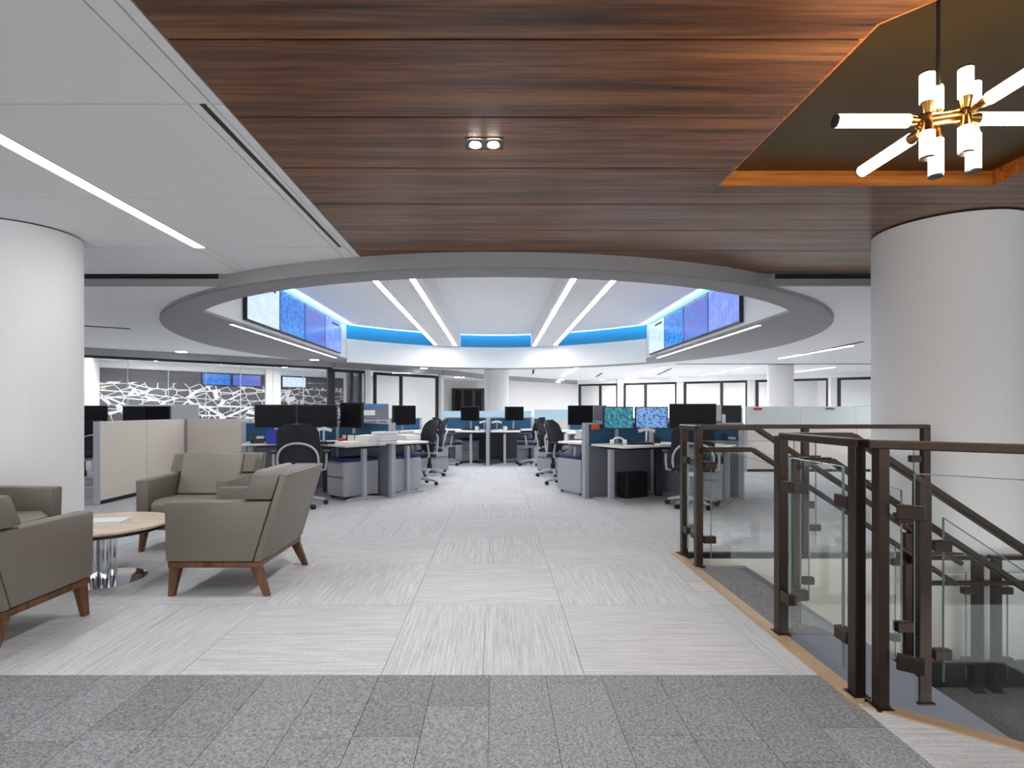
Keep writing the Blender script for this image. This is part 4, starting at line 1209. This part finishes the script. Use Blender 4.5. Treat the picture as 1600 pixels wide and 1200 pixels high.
put('frame', MB().box(-.075,-.01,0,.075,.01,.14).mesh('frame', bevel=.003, seg=1), BLACKP, t); put('print', MB().box(-.05,-.013,.02,.05,-.010,.12), PAPER, t); put('frame_foot', MB().bar((0,.01,.10),(0,.07,.0),.03,.006), BLACKP, t)
t = small('tissue_box', 'small red box on the front left desk', 'box', 538, 7.66, 10)
put('carton', MB().box(-.07,-.05,0,.07,.05,.075).mesh('carton', bevel=.003, seg=1), REDM, t); put('tissue', MB().lathe([(.03,.0755),(.018,.095),(.035,.115)],10), PAPER, t)
t = small('file_rack', 'cobalt blue plastic file rack on the front left desk', 'organizer', 428, 7.66, 12)
put('tray', MB().box(-.09,-.09,0,.09,.09,.012), COBALT, t)
for k in range(3): put('divider', MB().box(-.09,-.07+k*.06,.012,.09,-.06+k*.06,.13+.03*k), COBALT, t)
def mug(px, d, label, m):
    t = small('mug', label, 'mug', px, d, 30)
    put('cup', MB().lathe([(.034,0),(.04,.01),(.042,.095),(.036,.095),(.034,.012)],18).mesh('cup', smooth=True), m, t)
    put('mug_handle', MB().tube([(.04+.028*math.sin(PI*k/6),0,.02+.055*k/6) for k in range(7)],.006,6), m, t)
mug(451, 7.6, 'pale mug beside the cobalt file rack', PAPER); mug(789, 12.35, 'white cup on the right central far desk', PAPER); mug(745, 12.3, 'white cup on the left central far desk', PAPER); mug(1027, 7.5, 'dark mouse-sized cup on the front right desk', BLACKP)
t = small('headset', 'white headset lying on the front right desk', 'headset', 966, 7.36, 0)
put('headband', MB().tube([(.085*math.cos(PI*k/10),0,.02+.075*math.sin(PI*k/10)) for k in range(11)],.011,8).mesh('headband', smooth=True), PAPER, t)
for s in (-1,1): put('ear_pad', MB().tube([(s*.06,0,.034),(s*.105,0,.034)],.034,14), PAPER, t)
def arm_stand(px, d, label):
    t = small('display_mount', label, 'stand', px, d, 0)
    put('stand_foot', MB().box(-.07,-.05,0,.07,.05,.012), STEEL, t); put('stand_pole', MB().tube([(0,0,.012),(0,0,.22)],.018,10), STEEL, t)
    for s in (-1,1): put('swing_arm', MB().bar((0,0,.20),(s*.11,-.02,.17),.03,.04), PAPER, t)
arm_stand(1010, 7.6, 'white twin monitor stand on the front right desk'); arm_stand(506, 7.85, 'white twin monitor stand on the front left desk'); arm_stand(757, 12.55, 'white monitor stand on the left central far desk'); arm_stand(776, 12.55, 'white monitor stand on the right central far desk')
# signs and upper screens on the partitions
ox_, oy_ = pt(930, 7.62)
t = thing('desk_sign', 'orange name card on the blue partition of the right desk pod', 'sign', (ox_, oy_, .935), R(29.7))
put('card', MB().box(-.07,-.006,0,.07,.0,.062), ORANGE, t); put('card_clip', MB().box(-.02,-.008,.062,.02,.004,.072), GREYM, t)
def upper(px0, px1, d0, d1, z0, z1, label, m=GREYD, trim_=GREYM):
    a, b = Vector((*pt(px0,d0),0)), Vector((*pt(px1,d1),0)); w = (b-a).length
    t = thing('privacy_screen', label, 'screen panel', (a.x,a.y,z0), math.atan2(b.y-a.y,b.x-a.x), 'upper privacy screens')
    put('screen_sheet', MB().box(0,-.012,.02,w,.012,z1-z0), m, t); put('screen_rail', MB().box(0,-.02,0,w,.02,.02), trim_, t)
    return t
up = upper(563, 607, 8.6, 8.75, 1.022, 1.29, 'grey upper privacy screen with pinned notes on the left pod')
put('pinned_note', MB().box(.02,-.016,.09,.22,-.0125,.17), PAPER, up); put('blue_header', MB().box(.02,-.016,.20,.38,-.0125,.26), mat('blue_print',(70,120,180),.6), up)
upper(927, 947, 8.05, 8.1, 1.022, 1.26, 'narrow grey upper privacy screen left of the teal monitor')
upper(1116, 1126, 8.3, 8.4, 1.022, 1.27, 'pale upper privacy screen right of the large black monitor', FROST)

# low cubicle runs in the middle distance
def cubicle(p, q, zb, zt, label, upper_m, lower_m=BEIGEP, n=3):
    a, b = Vector((*p,0)), Vector((*q,0)); w = (b-a).length
    t = thing('cubicle_partition', label, 'partition', (a.x,a.y,0), math.atan2(b.y-a.y,b.x-a.x), 'low cubicle partitions')
    put('plinth', MB().box(0,-.02,0,w,.02,.05), BLACKF, t)
    for k in range(n):
        x0, x1 = k*w/n+.004, (k+1)*w/n-.004
        put('panel', MB().box(x0,-.03,.05,x1,.03,zb).mesh('panel', bevel=.003, seg=1), lower_m, t)
        if upper_m: put('upper_screen', MB().box(x0,-.012,zb+.002,x1,.012,zt), upper_m, t)
    put('end_cap', MB().box(-.03,-.035,0,-.001,.035,zb), GREYM, t)
    put('end_cap', MB().box(w+.001,-.035,0,w+.03,.035,zb), GREYM, t)
    return t
cubicle((-5.03,7.10), (-5.03,9.02), 1.05, 1.05, 'beige panelled partition running away from the left column', None, n=2)
cubicle((-4.99,9.10), (-3.98,9.10), 1.05, 1.05, 'short beige partition turned to the camera behind the armchairs', None, n=1)
cubicle((4.83,10.9), (8.0,10.9), .89, 1.26, 'beige cubicle partition with white screens behind the stair railing', FROST, n=3)
cubicle((8.1,10.9), (11.2,10.9), .89, 1.28, 'beige cubicle partition with white screens reaching behind the wide column', FROST, n=3)
cubicle((4.78,10.95), (4.78,13.6), .89, 1.24, 'beige cubicle side partition with white screen going back from the railing', FROST, n=2)
cubicle((1.05,15.8), (2.4,15.8), .90, 1.20, 'far beige partition with pale blue screen right of the central desks', FROSTB, n=2)
cubicle((-1.55,15.6), (1.0,16.2), .72, 1.16, 'far partition with pale blue screens behind the central desks', FROSTB, n=3)
cubicle((-8.2,12.4), (-6.55,12.4), .9, 1.31, 'white screen partition behind the black monitors on the left', FROST, n=2)
cubicle((-7.0,7.4), (-5.6,7.4), 1.05, 1.05, 'blue partition between the left column and the beige panels', None, BLUEF, n=1)
t = thing('notice', 'small white notice on the blue partition beside the left column', 'notice', (-5.72,7.36,.78), 0)
put('sheet', MB().box(-.1,-.006,0,.1,0,.22), PAPER, t); put('notice_picture', MB().box(-.04,-.008,.03,.06,-.006,.10), mat('notice_print',(150,90,90),.6), t)
t = thing('desk_sign', 'small red card on the white cubicle screen behind the railing', 'sign', (*pt(1184,10.86),1.19), 0); put('card', MB().box(-.08,-.006,0,.08,.0,.045), REDC, t); put('card_clip', MB().box(-.01,-.008,.045,.01,.03,.055), GREYM, t)
t = thing('desk_sign', 'small grey card on the white cubicle screen near the wide column', 'sign', (*pt(1297,10.86),1.20), 0); put('card', MB().box(-.09,-.006,0,.09,.0,.035), GREYD, t); put('card_clip', MB().box(-.01,-.008,.035,.01,.03,.045), GREYM, t)
# straight desks behind the partitions
def straight_desk(x, y, w, rz, label, dp=.7):
    t = thing('straight_desk', label, 'desk', (x,y,0), rz)
    put('worktop', MB().box(-w/2,-dp/2,ZD-.03,w/2,dp/2,ZD).mesh('worktop', bevel=.004, seg=1), WORKTOP, t)
    for s in (-1,1): put('leg', MB().box(s*(w/2-.06)-.03,-.3,0,s*(w/2-.06)+.03,.3,ZD-.031), GREYM, t)
straight_desk(*pt(230,11.5), 1.9, 0, 'white straight desk behind the beige partition under two monitors', .8)
straight_desk(*pt(160,9.7), 1.2, R(35), 'white straight desk beside the left column')
straight_desk(*pt(1350,12.0), 2.2, 0, 'white straight desk behind the white cubicle screens')
